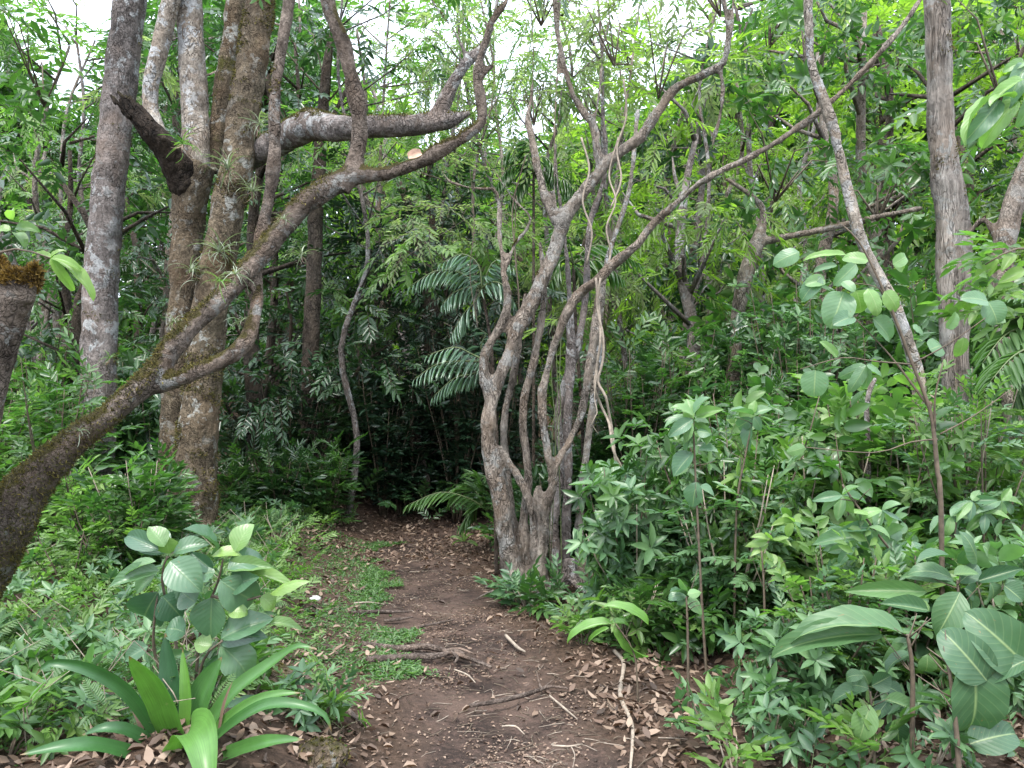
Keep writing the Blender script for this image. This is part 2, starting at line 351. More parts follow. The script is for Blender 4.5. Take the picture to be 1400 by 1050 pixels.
def surf_pts(o, base):
    me = o.data; n = len(me.vertices); co = np.empty(n * 3, np.float32); me.vertices.foreach_get('co', co); no = np.empty(n * 3, np.float32); me.vertices.foreach_get('normal', no)
    return co.reshape(-1, 3).astype(float) + np.asarray(base), no.reshape(-1, 3).astype(float)
BL = leaf_lo(.16, .1, .5)
def moss_on(o, parent, base, n=3000, th=.1, up=.6, size=(.012, .035), zone=None, mat='moss', name='moss'):
    P, N = surf_pts(o, base)
    s = fbm(P * 3.1 + 5, 3) + up * N[:, 2] + .5 * fbm(P * 11, 2)
    if zone is not None: s = s + zone(P)
    w = np.where(s > th)[0]
    if len(w) < 10: return
    i = rng.choice(w, n); D = N[i] + rng.normal(0, .75, (n, 3))
    g = Geo(); g.inst(leaf_lo(.3, .1, .4), P[i] - N[i] * .004, frames(D, rng.normal(0, 1, (n, 3))), rng.uniform(*size, n), rng.uniform(-.5, .5, n))
    return g.build(name, M[mat], parent, base)

# ------------------------------------------------------------------ sprigs (templates)
def sprig(nl, L, lw, tl, spread=50, lo=True, leaf=None, droop=.15, whorl=False, twigr=.003):
    """twig of length tl with nl leaves of length L; x axis = growth direction"""
    g = Geo(); lf = leaf or leaf_lo(lw, .12, .18)
    t = np.linspace(0, tl, 4); pts = np.stack([t, 0 * t, -droop * tl * (t / tl) ** 2], 1)
    tube(g, pts, np.linspace(twigr, twigr * .4, 4), 3, 1, cap=False)
    P = []; D = []; sc = []
    for k in range(nl):
        u = k / max(nl - 1, 1)
        if whorl:
            a = k * 2.4; x = tl * (.82 + .18 * u); el = .15 + .5 * u
            d = [math.cos(el) * .25 + .75 * u * .5, math.cos(a), math.sin(a)]
            P.append([x, 0, -droop * tl * (x / tl) ** 2]); D.append(d); sc.append(L * R(.7, 1.1))
        else:
            x = tl * (.15 + .85 * u); s = 1 if k % 2 else -1; an = math.radians(spread * (1 - .55 * u ** 2) + R(-12, 12))
            if k == nl - 1: an *= .2
            d = [math.cos(an), s * math.sin(an), R(-.35, .15)]
            P.append([x, 0, -droop * tl * (x / tl) ** 2]); D.append(d); sc.append(L * R(.75, 1.1) * (1 - .25 * abs(u - .5)))
    up = np.tile([0, 0, 1.], (len(P), 1)) if not whorl else np.tile([1.0, 0, 0.2], (len(P), 1))
    g.inst(lf, np.array(P), frames(np.array(D), up, .35), np.array(sc), rng.uniform(-.25, .25, len(P)))
    return g.tpl()
def pinnate(nl, L, arch, leafL, lw, mat_r=1, side=60, droop=.3, taper=None, lo=True, rach=.005, lift=.0):
    """feather frond: x outwards, arching over; leaflets both sides"""
    g = Geo(); t = np.linspace(0, 1, 9); ang = lift - arch * t
    x = np.concatenate([[0], np.cumsum(np.cos((ang[1:] + ang[:-1]) / 2))]) * L / 8; z = np.concatenate([[0], np.cumsum(np.sin((ang[1:] + ang[:-1]) / 2))]) * L / 8
    tube(g, np.stack([x, 0 * x, z], 1), np.linspace(rach, rach * .25, 9), 4, mat_r, cap=False)
    taper = taper or (lambda u: math.sin(math.pi * (u * .86 + .12)) ** .6)
    P = []; D = []; sc = []; U = []
    for k in range(nl):
        u = .1 + .9 * k / (nl - 1); px = np.interp(u, t, x); pz = np.interp(u, t, z); a = np.interp(u, t, ang)
        for s in (-1, 1):
            an = math.radians(side * (1.05 - .5 * u)) ; f = np.array([math.cos(a), 0, math.sin(a)]); n = np.array([-math.sin(a), 0, math.cos(a)])
            d = f * math.cos(an) + np.array([0, s, 0]) * math.sin(an) - n * .15 + np.array([0, 0, -droop * .4]) + rng.normal(0, .05, 3)
            P.append([px, 0, pz]); D.append(d); sc.append(leafL * taper(u) * R(.9, 1.08)); U.append(n)
    g.inst(leaf_lo(lw, .12, droop), np.array(P), frames(np.array(D), np.array(U)), np.array(sc), rng.uniform(-.12, .12, len(P)))
    return g.tpl()

SP = {}
SP['lance'] = [sprig(11, .13, .34, .36) for _ in range(4)]
SP['broad'] = [sprig(8, .17, .40, .34, 58) for _ in range(4)]
SP['whorl'] = [sprig(8, .19, .36, .26, whorl=True) for _ in range(4)]
SP['fine'] = [sprig(14, .085, .30, .40, 48, droop=.35) for _ in range(4)]
SP['large'] = [sprig(6, .30, .44, .42, 62, leaf=leaf_hi(.46, .15, .45, 6, k=2, wave=.02)) for _ in range(4)]
SP['far'] = [sprig(9, .22, .42, .5) for _ in range(3)]
SP['nar'] = [sprig(12, .15, .2, .36, 42, droop=.3) for _ in range(4)]
FERN = [pinnate(15, 1.0, a, .24, .28, side=72, droop=.2, lift=.7, rach=.008) for a in (1.2, 1.5, .9)]

def scatter_sprigs(g, kind, P, D, sc, jit=.35):
    v = SP[kind]; idx = rng.integers(0, len(v), len(P)); Rm = frames(D, None, jit)
    for k, t in enumerate(v):
        w = idx == k; g.inst(t, P[w], Rm[w], sc[w] if np.ndim(sc) else np.full(w.sum(), sc))
def crown(kind, c, r, dens, sc=1.0, clump=.45, hang=.25, thr=None):
    """sprig positions in clumps through an ellipsoid"""
    c = np.asarray(c, float); r = np.asarray(r, float); vol = 4.19 * r.prod()
    n = max(int(vol * dens), 12); nc = max(int(n / 16), 5)
    q = rng.normal(0, 1, (nc, 3)); q /= np.linalg.norm(q, axis=1, keepdims=True); C = c + q * (rng.uniform(.15, 1, (nc, 1)) ** .45) * r
    k = rng.integers(0, nc, n); off = rng.normal(0, clump * .6, (n, 3)) * [1, 1, .55]; P = C[k] + off
    D = off * [1, 1, .6] + (C[k] - c) * .25 + rng.normal(0, .22, (n, 3)) - [0, 0, hang * .5]
    return P, D, np.full(n, sc) * rng.uniform(.75, 1.25, n), C

# ------------------------------------------------------------------ ground
def build_ground():
    g = Geo()
    ys = np.concatenate([np.arange(-3, 13, .07), np.arange(13, 60, .8), np.arange(60, 200, 8)]); xs = np.concatenate([-np.arange(200, 40, -10.)[:], -np.arange(40, 7, -1.), np.arange(-7, 7, .07), np.arange(7, 40, 1.), np.arange(40, 201, 10.)])
    X, Y = np.meshgrid(xs, ys); Z = gz(X, Y)
    d = pdist(X, Y); on = np.abs(d) < .9
    P = np.stack([X, Y, 0 * X], -1); Z = Z + .012 * fbm(P * 7, 3)
    # worn hollows of the tread
    Z = Z - .05 * np.exp(-(d / .42) ** 2) * (Y < 13)
    V = np.stack([X, Y, Z], -1).reshape(-1, 3); nx = len(xs); ny = len(ys)
    i, j = np.meshgrid(np.arange(ny - 1), np.arange(nx - 1), indexing='ij'); a = (i * nx + j).ravel()
    A = np.zeros((len(V), 3)); A[:, 0] = d.ravel().clip(-5, 5); A[:, 1] = Y.ravel()
    g.add(V, np.stack([a, a + 1, a + nx + 1, a + nx], 1), A)
    m, nt, b, out = new_mat('forest_floor')
    at_ = nt.nodes.new('ShaderNodeAttribute'); at_.attribute_name = 'leaf'; sp = nt.nodes.new('ShaderNodeSeparateXYZ'); nt.links.new(at_.outputs['Vector'], sp.inputs[0])
    tc = nt.nodes.new('ShaderNodeTexCoord'); ob = tc.outputs['Object']
    n1 = noise_n(nt, ob, 2.2, 8, .6); n2 = noise_n(nt, ob, 26, 8, .75); n3 = noise_n(nt, ob, 120, 4, .7)
    soil = mixc(nt, ramp(nt, n1, [(.4, 0.0), (.6, 1.0)]), (.032, .023, .019), (.105, .072, .056))
    soil = mixc(nt, ramp(nt, n2, [(.48, 0.0), (.72, .8)]), soil, (.14, .088, .07))
    soil = mixc(nt, ramp(nt, n3, [(.64, 0.0), (.70, .6)]), soil, (.26, .18, .13))
    lit = mixc(nt, ramp(nt, n2, [(.35, 0.0), (.65, 1.0)]), (.028, .019, .013), (.105, .068, .048))
    ad = math_n(nt, 'ADD', math_n(nt, 'ABSOLUTE', sp.outputs[0]), math_n(nt, 'MULTIPLY', math_n(nt, 'SUBTRACT', n1, .5), .9))
    c = mixc(nt, ramp(nt, ad, [(.30, 0.0), (.56, 1.0)]), soil, lit)
    nt.links.new(c, b.inputs['Base Color']); b.inputs['Roughness'].default_value = .95; b.inputs['Specular IOR Level'].default_value = .15
    bp = nt.nodes.new('ShaderNodeBump'); bp.inputs['Strength'].default_value = .8; bp.inputs['Distance'].default_value = .03
    nt.links.new(math_n(nt, 'ADD', n2, math_n(nt, 'MULTIPLY', n3, .4)), bp.inputs['Height']); nt.links.new(bp.outputs[0], b.inputs['Normal'])
    o = g.build('ground', m); o['kind'] = 'structure'
build_ground()

def build_litter():
    g = Geo(); N = 42000
    x = rng.uniform(-4, 5, N); y = 2.6 + 8.5 * rng.uniform(0, 1, N) ** 1.4; d = pdist(x, y)
    dn = .05 + .95 * sm(.4, .8, np.abs(d)) * (1 - .6 * sm(1.6, 3.5, np.abs(d)))
    dn = np.where(d < -.3, dn * (.7 - .45 * sm(4.0, 4.8, y)), dn) ; dn = np.maximum(dn, .75 * sm(7.2, 8, y) * (np.abs(d) < 1.3))
    dn *= .55 + .9 * np.clip(fbm(np.stack([x, y, 0 * x], -1) * 1.4, 2) + .4, 0, 1)
    w = rng.uniform(0, 1, N) < dn; x = x[w]; y = y[w]; n = len(x)
    P = np.stack([x, y, gz(x, y) + rng.uniform(.0, .02, n) - .03 * np.exp(-(pdist(x, y) / .42) ** 2)], 1)
    a = rng.uniform(0, 6.28, n); D = np.stack([np.cos(a), np.sin(a), rng.normal(.05, .22, n)], 1)
    for k, t in enumerate((leaf_lo(.42, .5, .3), leaf_lo(.34, -.3, -.2), leaf_lo(.5, .25, -.3))):
        ww = np.arange(n) % 3 == k
        g.inst(t, P[ww], frames(D[ww], None, .35), rng.uniform(.02, .075, ww.sum()), rng.uniform(-.5, .5, ww.sum()))
    N = 30000; y = 2.7 + 7 * rng.uniform(0, 1, N) ** 1.5; x = pathx(y) + rng.normal(.15, .5, N); P = np.stack([x, y, gz(x, y) - .045 * np.exp(-(pdist(x, y) / .42) ** 2) + rng.uniform(0, .008, N)], 1); a = rng.uniform(0, 6.28, N)
    w = fbm(P * [2.2, 2.2, 0], 3) + rng.normal(0, .25, N) > .02; P = P[w]; a = a[w]; n = len(a)
    g.inst(leaf_lo(.6, .3, .1), P, frames(np.stack([np.cos(a), np.sin(a), rng.normal(0, .12, n)], 1), None, .2), rng.uniform(.006, .024, n), rng.uniform(-.5, .4, n))
    o = g.build('leaf_litter', M['litter']); stuff(o, 'dry reddish-brown fallen leaves strewn over the forest floor and path edges', 'leaf litter')
    # crumbs and rootlets on the worn soil
    g = Geo(); N = 900
    for k in range(N):
        y = 2.8 + 6 * R(0, 1) ** 1.5; x = float(pathx(y)) + rng.normal(.12, .45); a = R(0, 6.28); L = R(.03, .16)
        z = float(gz(x, y)) - .045 * math.exp(-((x - pathx(y)) / .42) ** 2)
        b = R(-.3, .3); p = np.array([[0, 0, .003], [.5 * L * math.cos(a), .5 * L * math.sin(a), .007], [L * math.cos(a + b), L * math.sin(a + b), .002]]) + [x, y, z]
        tube(g, p, np.array([1, .9, .5]) * R(.001, .0035), 3, int(R(0, 1.6)), cap=False)
    o = g.build('twig_debris', [M['twig'], M['twig_pale']]); stuff(o, 'tiny twigs and rootlets scattered on the bare soil of the path', 'twig debris')
build_litter()

# ------------------------------------------------------------------ hero trees
def root_flare(c, r, n, L, seed=0):
    out = []
    for k in range(n):
        a = k / n * 6.28 + R(-.3, .3) + seed; d = np.array([math.cos(a), math.sin(a), 0])
        p = [c + [0, 0, .28], c + d * r * .75 + [0, 0, .1], c + d * (r + L * .5) + [0, 0, .02], c + d * (r + L) + [0, 0, -.08]]
        out.append((np.array(p), np.array([r * .5, r * .38, r * .22, r * .1])))
    return out
def ground_under(p, dz=0): return np.array([p[0], p[1], float(gz(p[0], p[1])) + dz])

def airplant(parent_thing, p, size, n=16, label='', mat='leaf_air', w=.07, group='air plants growing on the trunks', up=(0, 0, 1), name='air_plant'):
    t = thing(name, label, 'epiphyte', p, group)
    g = Geo(); lf = leaf_hi(w, .3, .9, 7, k=1, prof=lambda u: (1 - u) ** .6 * (.6 + .4 * min(u * 6, 1)))
    D = rng.normal(0, .75, (n, 3)) + np.asarray(up) * .9
    g.inst(lf, np.tile(p, (n, 1)), frames(D, None, .3), rng.uniform(.25, 1.15, n) * size, rng.uniform(-.4, .4, n)); m = n // 2; q = p + rng.normal(0, size * .22, (m, 3))
    g.inst(leaf_hi(w * .8, .3, 1.3, 7, k=1, prof=lambda u: (1 - u) ** .6), q, frames(rng.normal(0, .8, (m, 3)) + [0, 0, .3], None, .4), rng.uniform(.2, .7, m) * size, rng.uniform(-.4, .4, m))
    g.build('rosette', [M[mat]], t, p); g = Geo(); g.inst(lf, np.tile(p, (7, 1)), frames(rng.normal(0, .6, (7, 3)) - [0, 0, 1.0], rng.normal(0, 1, (7, 3))), rng.uniform(.3, .8, 7) * size, rng.uniform(-.2, .4, 7)); g.build('dead_leaves', [M['litter']], t, p); return t

# leaning tree, nearest on the left
def leaning_tree():
    Ys = lambda x: 4.2 + .8 * sm(0, 500, x)
    main = [(-75, 860, 120), (-35, 775, 106), (15, 698, 86), (58, 645, 68), (100, 603, 55), (152, 566, 46), (205, 517, 48), (250, 458, 43), (308, 402, 41), (362, 343, 41), (408, 287, 42), (448, 256, 43), (485, 240, 38), (522, 238, 30), (562, 226, 29), (600, 207, 28), (638, 184, 28), (658, 165, 27), (657, 132, 23), (652, 100, 22), (662, 62, 20), (672, 30, 17), (692, 0, 13), (712, -45, 10)]
    up = [(465, 262, 34), (487, 215, 31), (491, 165, 31), (482, 112, 31), (470, 62, 29), (450, 12, 29), (440, -45, 26), (432, -120, 22)]
    low = [(190, 535, 30), (250, 517, 27), (300, 495, 27), (332, 472, 30), (346, 440, 24), (352, 395, 20), (352, 345, 20), (366, 282, 22), (374, 215, 22), (377, 120, 21), (388, 50, 22), (398, -20, 22), (402, -90, 20)]
    sn = [(655, 108, 14), (665, 96, 12), (676, 88, 8)]
    L = []
    L.append(px_line([(a, b, w * (.80 if a > 40 else .92), Ys(a)) for a, b, w in main])); L.append(px_line([(a, b, w * .9, Ys(a)) for a, b, w in up]))
    L.append(px_line([(a, b, w, 4.5 + .45 * sm(0, 7, i)) for i, (a, b, w) in enumerate(low)])); L.append(px_line([(a, b, w, 5.0) for a, b, w in sn]))
    b0 = L[0][0][0]; base = ground_under(b0)
    L[0] = (np.vstack([[b0 + [-.12, -.1, -.6]], L[0][0]]), np.concatenate([[L[0][1][0] * 1.25], L[0][1]]))
    t = thing('leaning_tree', 'crooked mossy tree whose trunk slants up and right from the lower left corner', 'tree', base)
    tr = fused('trunk', L, M['bark_lean'], t, base, .014, .014, 6, .005)
    moss_on(tr, t, base, 26000, .5, .75, (.008, .026), lambda P: 1.5 * sm(-1.5, -2.6, P[:, 0]) - .12)
    # shield-shaped pale scar
    s = at(566, 222, 4.84); g = Geo(); q = rng.normal(0, 1, (1, 3))
    g2 = leaf_hi(.8, .3, .0, 6, k=3, prof=lambda u: .6 + .4 * math.sin(3.1 * u)); g.inst(g2, np.array([s + [-.035, 0, .03]]), frames(np.array([[1, .05, .35]]), np.array([[0, -1, .35]])), np.array([.085]), np.array([0.]))
    g.build('bark_scar', plain('fresh_wood', (.42, .27, .19)), t, base)
    g = Geo()
    for c, r, dn in ((at(440, -190, 5), (.9, .9, .5), 9), (at(720, -90, 5), (.7, .7, .35), 8), (at(400, -170, 5), (.5, .5, .4), 8)):
        P, D, s_, C = crown('lance', c, r, dn); scatter_sprigs(g, 'lance', P, D, s_)
        for q in C[:8]: tube(g, [c - [0, 0, r[2]], (c + q) / 2, q], [.012, .008, .004], 4, 1)
    g.build('crown', [M['leaf_mid'], M['twig']], t, base)
    return tr
lt = leaning_tree()

def mossy_tree():
    A = [(262, 775, 78, 7.5), (266, 700, 64, 7.5), (268, 640, 60, 7.5), (274, 560, 56, 7.5), (281, 480, 53, 7.5), (292, 395, 52, 7.45), (309, 300, 48, 7.4), (324, 225, 48, 7.4), (334, 150, 47, 7.4), (346, 75, 44, 7.4), (356, 0, 43, 7.4), (362, -70, 40, 7.4), (366, -150, 34, 7.4)]
    B = [(232, 760, 60, 7.9), (236, 680, 50, 7.85), (240, 600, 46, 7.8), (246, 500, 45, 7.75), (252, 400, 44, 7.7), (257, 310, 48, 7.65), (262, 255, 52, 7.6), (276, 222, 44, 7.6)]
    stub = [(262, 310, 24, 7.8), (260, 285, 44, 7.68), (254, 252, 52, 7.56), (236, 216, 46, 7.42), (212, 186, 38, 7.3), (190, 160, 32, 7.25), (170, 140, 27, 7.2)]
    spl = [(176, 158, 16, 7.2), (162, 142, 9, 7.15), (150, 130, 4, 7.15)]
    l1 = [(236, 225, 16, 7.42), (222, 195, 24, 7.42), (208, 160, 24, 7.5), (206, 125, 24, 7.5), (215, 80, 26, 7.5), (227, 30, 28, 7.5), (238, -20, 28, 7.5), (246, -110, 26, 7.5)]
    l2 = [(268, 262, 24, 7.65), (271, 225, 38, 7.65), (268, 180, 38, 7.65), (264, 120, 39, 7.7), (262, 60, 38, 7.7), (258, 0, 37, 7.7), (254, -90, 34, 7.7)]
    l3 = [(285, 235, 36, 7.75), (298, 180, 30, 7.8), (306, 120, 29, 7.8), (315, 60, 30, 7.8), (322, 0, 29, 7.8), (328, -90, 26, 7.8)]
    big = [(300, 262, 20, 7.85), (322, 236, 32, 7.75), (348, 212, 38, 7.6), (388, 190, 40, 7.3), (425, 172, 46, 6.95), (462, 176, 37, 6.7), (520, 173, 32, 6.6), (575, 170, 31, 6.6), (612, 165, 25, 6.6), (644, 154, 8, 6.6)]
    bu = [(590, 172, 24, 6.6), (606, 142, 24, 6.6), (622, 110, 20, 6.6), (640, 84, 18, 6.6), (662, 62, 14, 6.6), (676, 20, 10, 6.6), (686, -40, 8, 6.6)]
    bl = [(640, 84, 8, 6.6), (625, 50, 7, 6.6), (600, 15, 6, 6.6), (570, -30, 5, 6.6)]
    a = px_line(A); base = ground_under(a[0][0])
    t = thing('mossy_tree', 'big mossy tree with broken dark stub and thick bough, behind the leaning tree', 'tree', base)
    fl = root_flare(base + [0, 0, .02], .24, 6, .5)
    trA = fused('trunk', [a] + fl, M['bark_moss'], t, base, .02, .018, 6, .008)
    bx = px_line(big); bu_, bl_ = px_line(bu), px_line(bl)
    trB = fused('trunk', [px_line(B), px_line(l3)], M['bark_moss'], t, base, .022, .016, 5, .007)
    st = fused('broken_stub', [px_line(stub), px_line(spl)], M['bark_char'], t, base, .014, .03, 7, .012, jagged=[(at(170, 140, 7.2), .4, (-1.6, -.4, 2.2))])
    st['label'] = 'dark snapped-off stub with a splintered end'
    fused('limb', [px_line(l1)], M['bark_pale'], t, base, .02, .01, 5); fused('limb', [px_line(l2)], M['bark_pale'], t, base, .02, .012, 5)
    bo = fused('bough', [bx, bu_, bl_], M['bark_grey'], t, base, .016, .012, 6, .006)
    moss_on(trA, t, base, 9000, .25, .1, (.012, .035)); moss_on(bo, t, base, 5000, .55, .9, (.01, .03))
    g = Geo()
    for c, r, dn in ((at(250, -230, 7.6), (1.2, 1.1, .6), 7), (at(360, -230, 7.6), (1.0, 1.1, .6), 7), (at(680, -120, 6.6), (.7, .6, .4), 7)):
        P, D, s_, C = crown('broad', c, r, dn); scatter_sprigs(g, 'broad', P, D, s_)
        for q in C[:8]: tube(g, [c - [0, 0, r[2]], (c + q) / 2, q], [.02, .012, .005], 4, 1)
    g.build('crown', [M['leaf_mid'], M['twig']], t, base)
mossy_tree()

def simple_tree(name, label, lines, mat, kind=None, crowns=(), leafm='leaf_mid', cat='tree', group=None, voxel=.018, disp=.01, flare=4, moss=0, twigm='twig', crowndens=9, csc=1.0):
    L = [px_line(l) for l in lines]; base = ground_under(L[0][0][0])
    p0 = base.copy(); p0[2] -= .15
    L[0] = (np.vstack([[p0], L[0][0]]), np.concatenate([[L[0][1][0] * 1.15], L[0][1]]))
    t = thing(name, label, cat, base, group)
    fl = root_flare(base, L[0][1][1] * .9, flare, L[0][1][1] * 2.2) if flare else []
    tr = fused('trunk', L + fl, M[mat], t, base, voxel, disp, 6, disp * .4, shrink=.1)
    if moss: moss_on(tr, t, base, moss, .35, .3)
    if crowns:
        g = Geo()
        for c, r in crowns:
            c = at(*c); P, D, s_, C = crown(kind, c, r, crowndens, csc); scatter_sprigs(g, kind, P, D, s_)
            for q in C[:10]: tube(g, [c - [0, 0, r[2] * .8], (c + q) / 2 + [R(-.1, .1), 0, 0], q], [.014, .008, .003], 4, 1)
        g.build('crown', [M[leafm], M[twigm]], t, base)
    return t, tr

simple_tree('speckled_tree', 'straight grey trunk speckled with white lichen at far left, left of the mossy tree', [[(128, 760, 52, 8), (130, 700, 47, 8), (132, 640, 46, 8), (135, 540, 46, 8), (137, 400, 45, 8), (145, 300, 43, 8), (155, 200, 42, 8), (166, 100, 42, 8), (178, 0, 42, 8), (186, -90, 38, 8), (190, -180, 30, 8)]], 'bark_grey', 'broad', [((190, -210, 8), (1.3, 1.3, .7)), ((60, 60, 9), (1.1, 1.0, .9))], moss=1500)

def broken_trunk():
    l = [(-85, 760, 90, 3.9), (-48, 640, 66, 3.9), (-22, 545, 50, 3.9), (0, 470, 46, 3.9), (14, 420, 50, 3.9), (24, 388, 48, 3.9), (28, 372, 30, 3.9)]
    t, tr = simple_tree('snapped_tree', 'short snapped trunk with orange moss on its top at the left edge', [l, [(34, 410, 24, 3.88), (46, 372, 14, 3.86), (50, 362, 5, 3.86)], [(8, 410, 26, 3.95), (3, 366, 14, 3.95), (0, 352, 5, 3.95)]], 'bark_lean', flare=0, cat='broken trunk', voxel=.012)
    M['moss_orange'] = leaf_mat('moss_orange', (.05, .03, .008), (.17, .10, .02), (.30, .19, .04), .8, .2, tcol=(1, 1, .6))
    moss_on(tr, t, np.array(t.location), 4500, .2, .3, (.012, .04), lambda P: 1.6 * sm(2.05, 2.2, P[:, 2]) - .8, 'moss_orange')
broken_trunk()

def many_stem():
    Y = 6.5; y = lambda l, Y=Y: [(a, b, w, Y if len(r) == 0 else r[0]) for a, b, w, *r in l]
    y2 = lambda l: [(a, b, w * (.66 if 480 < b < 800 else .84)) + (Y,) for a, b, w in l]
    S1 = y2([(712, 815, 66), (700, 770, 50), (690, 730, 42), (685, 690, 40), (675, 640, 44), (667, 598, 38), (671, 555, 36), (682, 521, 32), (693, 490, 31), (708, 449, 31), (727, 414, 30), (748, 368, 28), (764, 322, 28), (775, 292, 29), (802, 258, 26), (828, 226, 25), (852, 205, 24), (876, 187, 23), (898, 155, 21), (922, 122, 19), (944, 110, 17), (968, 98, 17), (988, 86, 17), (996, 54, 14), (992, 20, 12), (986, -30, 10), (990, -90, 8)])
    a1 = y([(768, 318, 18), (753, 288, 17), (742, 258, 16), (734, 225, 15), (727, 190, 14), (721, 162, 14), (727, 130, 7), (729, 70, 6), (726, 0, 6), (730, -70, 5)])
    a2 = y([(820, 238, 16), (816, 205, 15), (811, 172, 15), (794, 148, 14), (779, 118, 13), (767, 70, 12), (760, 30, 11), (757, -30, 10), (750, -90, 8)])
    a3 = y([(812, 176, 8), (820, 120, 7), (826, 60, 6), (842, -10, 5)])
    a4 = y([(762, 318, 8), (758, 240, 7), (759, 160, 6), (764, 60, 6), (768, -40, 5)])
    a5 = y([(990, 88, 9), (1000, 40, 8), (1004, -20, 7)])
    a6 = y([(985, 90, 9), (988, 140, 8), (976, 190, 8), (972, 205, 5)])
    b1 = y([(670, 548, 20), (662, 515, 18), (663, 485, 18), (683, 448, 16), (694, 418, 15), (690, 380, 13), (684, 330, 11), (680, 265, 10), (660, 258, 9), (640, 256, 8), (614, 247, 7), (604, 232, 5)])
    b2 = y([(688, 380, 10), (702, 338, 9), (725, 300, 8), (700, 270, 7), (680, 240, 6), (662, 215, 4)])
    tw = y([(735, 770, 26), (731, 712, 18), (722, 680, 17), (710, 655, 15), (694, 632, 16), (680, 610, 16)])
    st = y([(738, 795, 40, 6.45), (742, 745, 30, 6.42), (744, 700, 34, 6.4), (757, 662, 26, 6.4), (753, 640, 26, 6.4), (745, 595, 27, 6.4), (741, 545, 26, 6.4), (750, 500, 25, 6.4), (763, 458, 25, 6.35), (778, 423, 25, 6.3), (794, 400, 25, 6.3), (817, 382, 24, 6.2), (840, 360, 23, 6.2), (867, 338, 21, 6.1), (893, 306, 20, 6.1), (921, 281, 19, 6.0), (944, 260, 18, 6.0), (975, 239, 17, 5.9), (1014, 221, 17, 5.9), (1064, 193, 16, 5.8), (1101, 166, 17, 5.8), (1134, 141, 17, 5.7), (1173, 105, 17, 5.7), (1206, 69, 17, 5.6), (1235, 33, 16, 5.6), (1262, -8, 14, 5.6), (1290, -70, 10, 5.6)])
    st = [(a, b, w * (.60 if b > 430 else .78), Y_) for a, b, w, Y_ in st]
    kn = y([(741, 720, 16, 6.4), (734, 685, 18, 6.42), (737, 662, 10, 6.42)])
    r1 = y([(752, 660, 14, 6.4), (765, 625, 14, 6.45), (780, 600, 14, 6.5), (796, 560, 14, 6.6), (806, 500, 16, 6.7), (817, 430, 18, 6.8), (820, 380, 12, 6.8)])
    v = y([(770, 790, 34, 6.75), (773, 740, 22, 6.75), (775, 700, 21, 6.75), (777, 640, 20, 6.75), (775, 590, 21, 6.75), (778, 540, 20, 6.75), (781, 480, 21, 6.75), (779, 430, 18, 6.75), (778, 395, 14, 6.75), (772, 320, 10, 6.75), (760, 220, 8, 6.8), (768, 120, 6, 6.8)])
    v = [(a, b, w * .75, Y_) for a, b, w, Y_ in v]
    s5 = y([(708, 760, 22, 6.75), (700, 700, 14, 6.75), (690, 622, 14, 6.75), (691, 565, 13, 6.75), (702, 512, 13, 6.75), (712, 450, 12, 6.75), (720, 400, 10, 6.75)])
    s6 = y([(722, 790, 22, 6.62), (716, 720, 14, 6.62), (722, 650, 13, 6.62), (715, 560, 12, 6.62), (733, 480, 11, 6.62), (744, 400, 9, 6.62), (738, 330, 7, 6.62)])
    s7 = y([(764, 795, 24, 6.85), (757, 720, 14, 6.85), (769, 640, 12, 6.85), (764, 560, 13, 6.85), (790, 470, 12, 6.85), (801, 400, 10, 6.85), (806, 310, 9, 6.85), (828, 230, 7, 6.85), (822, 130, 5, 6.85)])
    s8 = y([(796, 785, 20, 7.0), (792, 700, 11, 7.0), (803, 610, 10, 7.0), (815, 520, 14, 7.0), (818, 440, 13, 7.0), (832, 350, 8, 7.0), (860, 260, 7, 7.0), (872, 150, 6, 7.0)])
    L = {n: px_line(l) for n, l in dict(s6=s6, s7=s7, s8=s8, S1=S1, a1=a1, a2=a2, a3=a3, a4=a4, a5=a5, a6=a6, b1=b1, b2=b2, tw=tw, st=st, kn=kn, r1=r1, v=v, s5=s5).items()}
    base = ground_under(at(730, 790, 6.55))
    t = thing('many_stemmed_tree', 'crooked tree with many grey-brown stems from one base at the path\'s right edge', 'tree', base)
    def dn(k, r=1.2):
        p, q = L[k]; e = np.array([p[0][0], p[0][1], float(gz(p[0][0], p[0][1])) - .12]); L[k] = (np.vstack([[e], p]), np.concatenate([[q[0] * r], q]))
    for k in ('S1', 'st', 'v', 's5', 'tw', 's6', 's7', 's8'): dn(k)
    fl = lambda px, r, n: root_flare(ground_under(at(px, 800, 6.5)), r, n, .45, px)
    A = fused('stem', [L[k] for k in ('S1', 'a1', 'a2', 'a3', 'a4', 'a5', 'a6', 'b1', 'b2', 'tw')] + fl(706, .10, 4), M['bark_stem'], t, base, .013, .015, 8, .006)
    B = fused('stem', [L[k] for k in ('st', 'kn', 'r1')] + fl(745, .06, 3), M['bark_stem'], t, base, .013, .015, 8, .006)
    fused('stem', [L['v']] + fl(778, .1, 4), M['bark_grey'], t, base, .014, .01, 8, .005); [fused('stem', [L[q]], M[mm], t, base, .011, .009, 8, .004, shrink=.3) for q, mm in (('s6', 'bark_stem'), ('s7', 'bark_grey'), ('s8', 'bark_pale'))]; fused('stem', [L['s5']], M['bark_stem'], t, base, .012, .01, 8, .004)
    moss_on(A, t, base, 1500, .75, .5, (.01, .025))
    g = Geo()
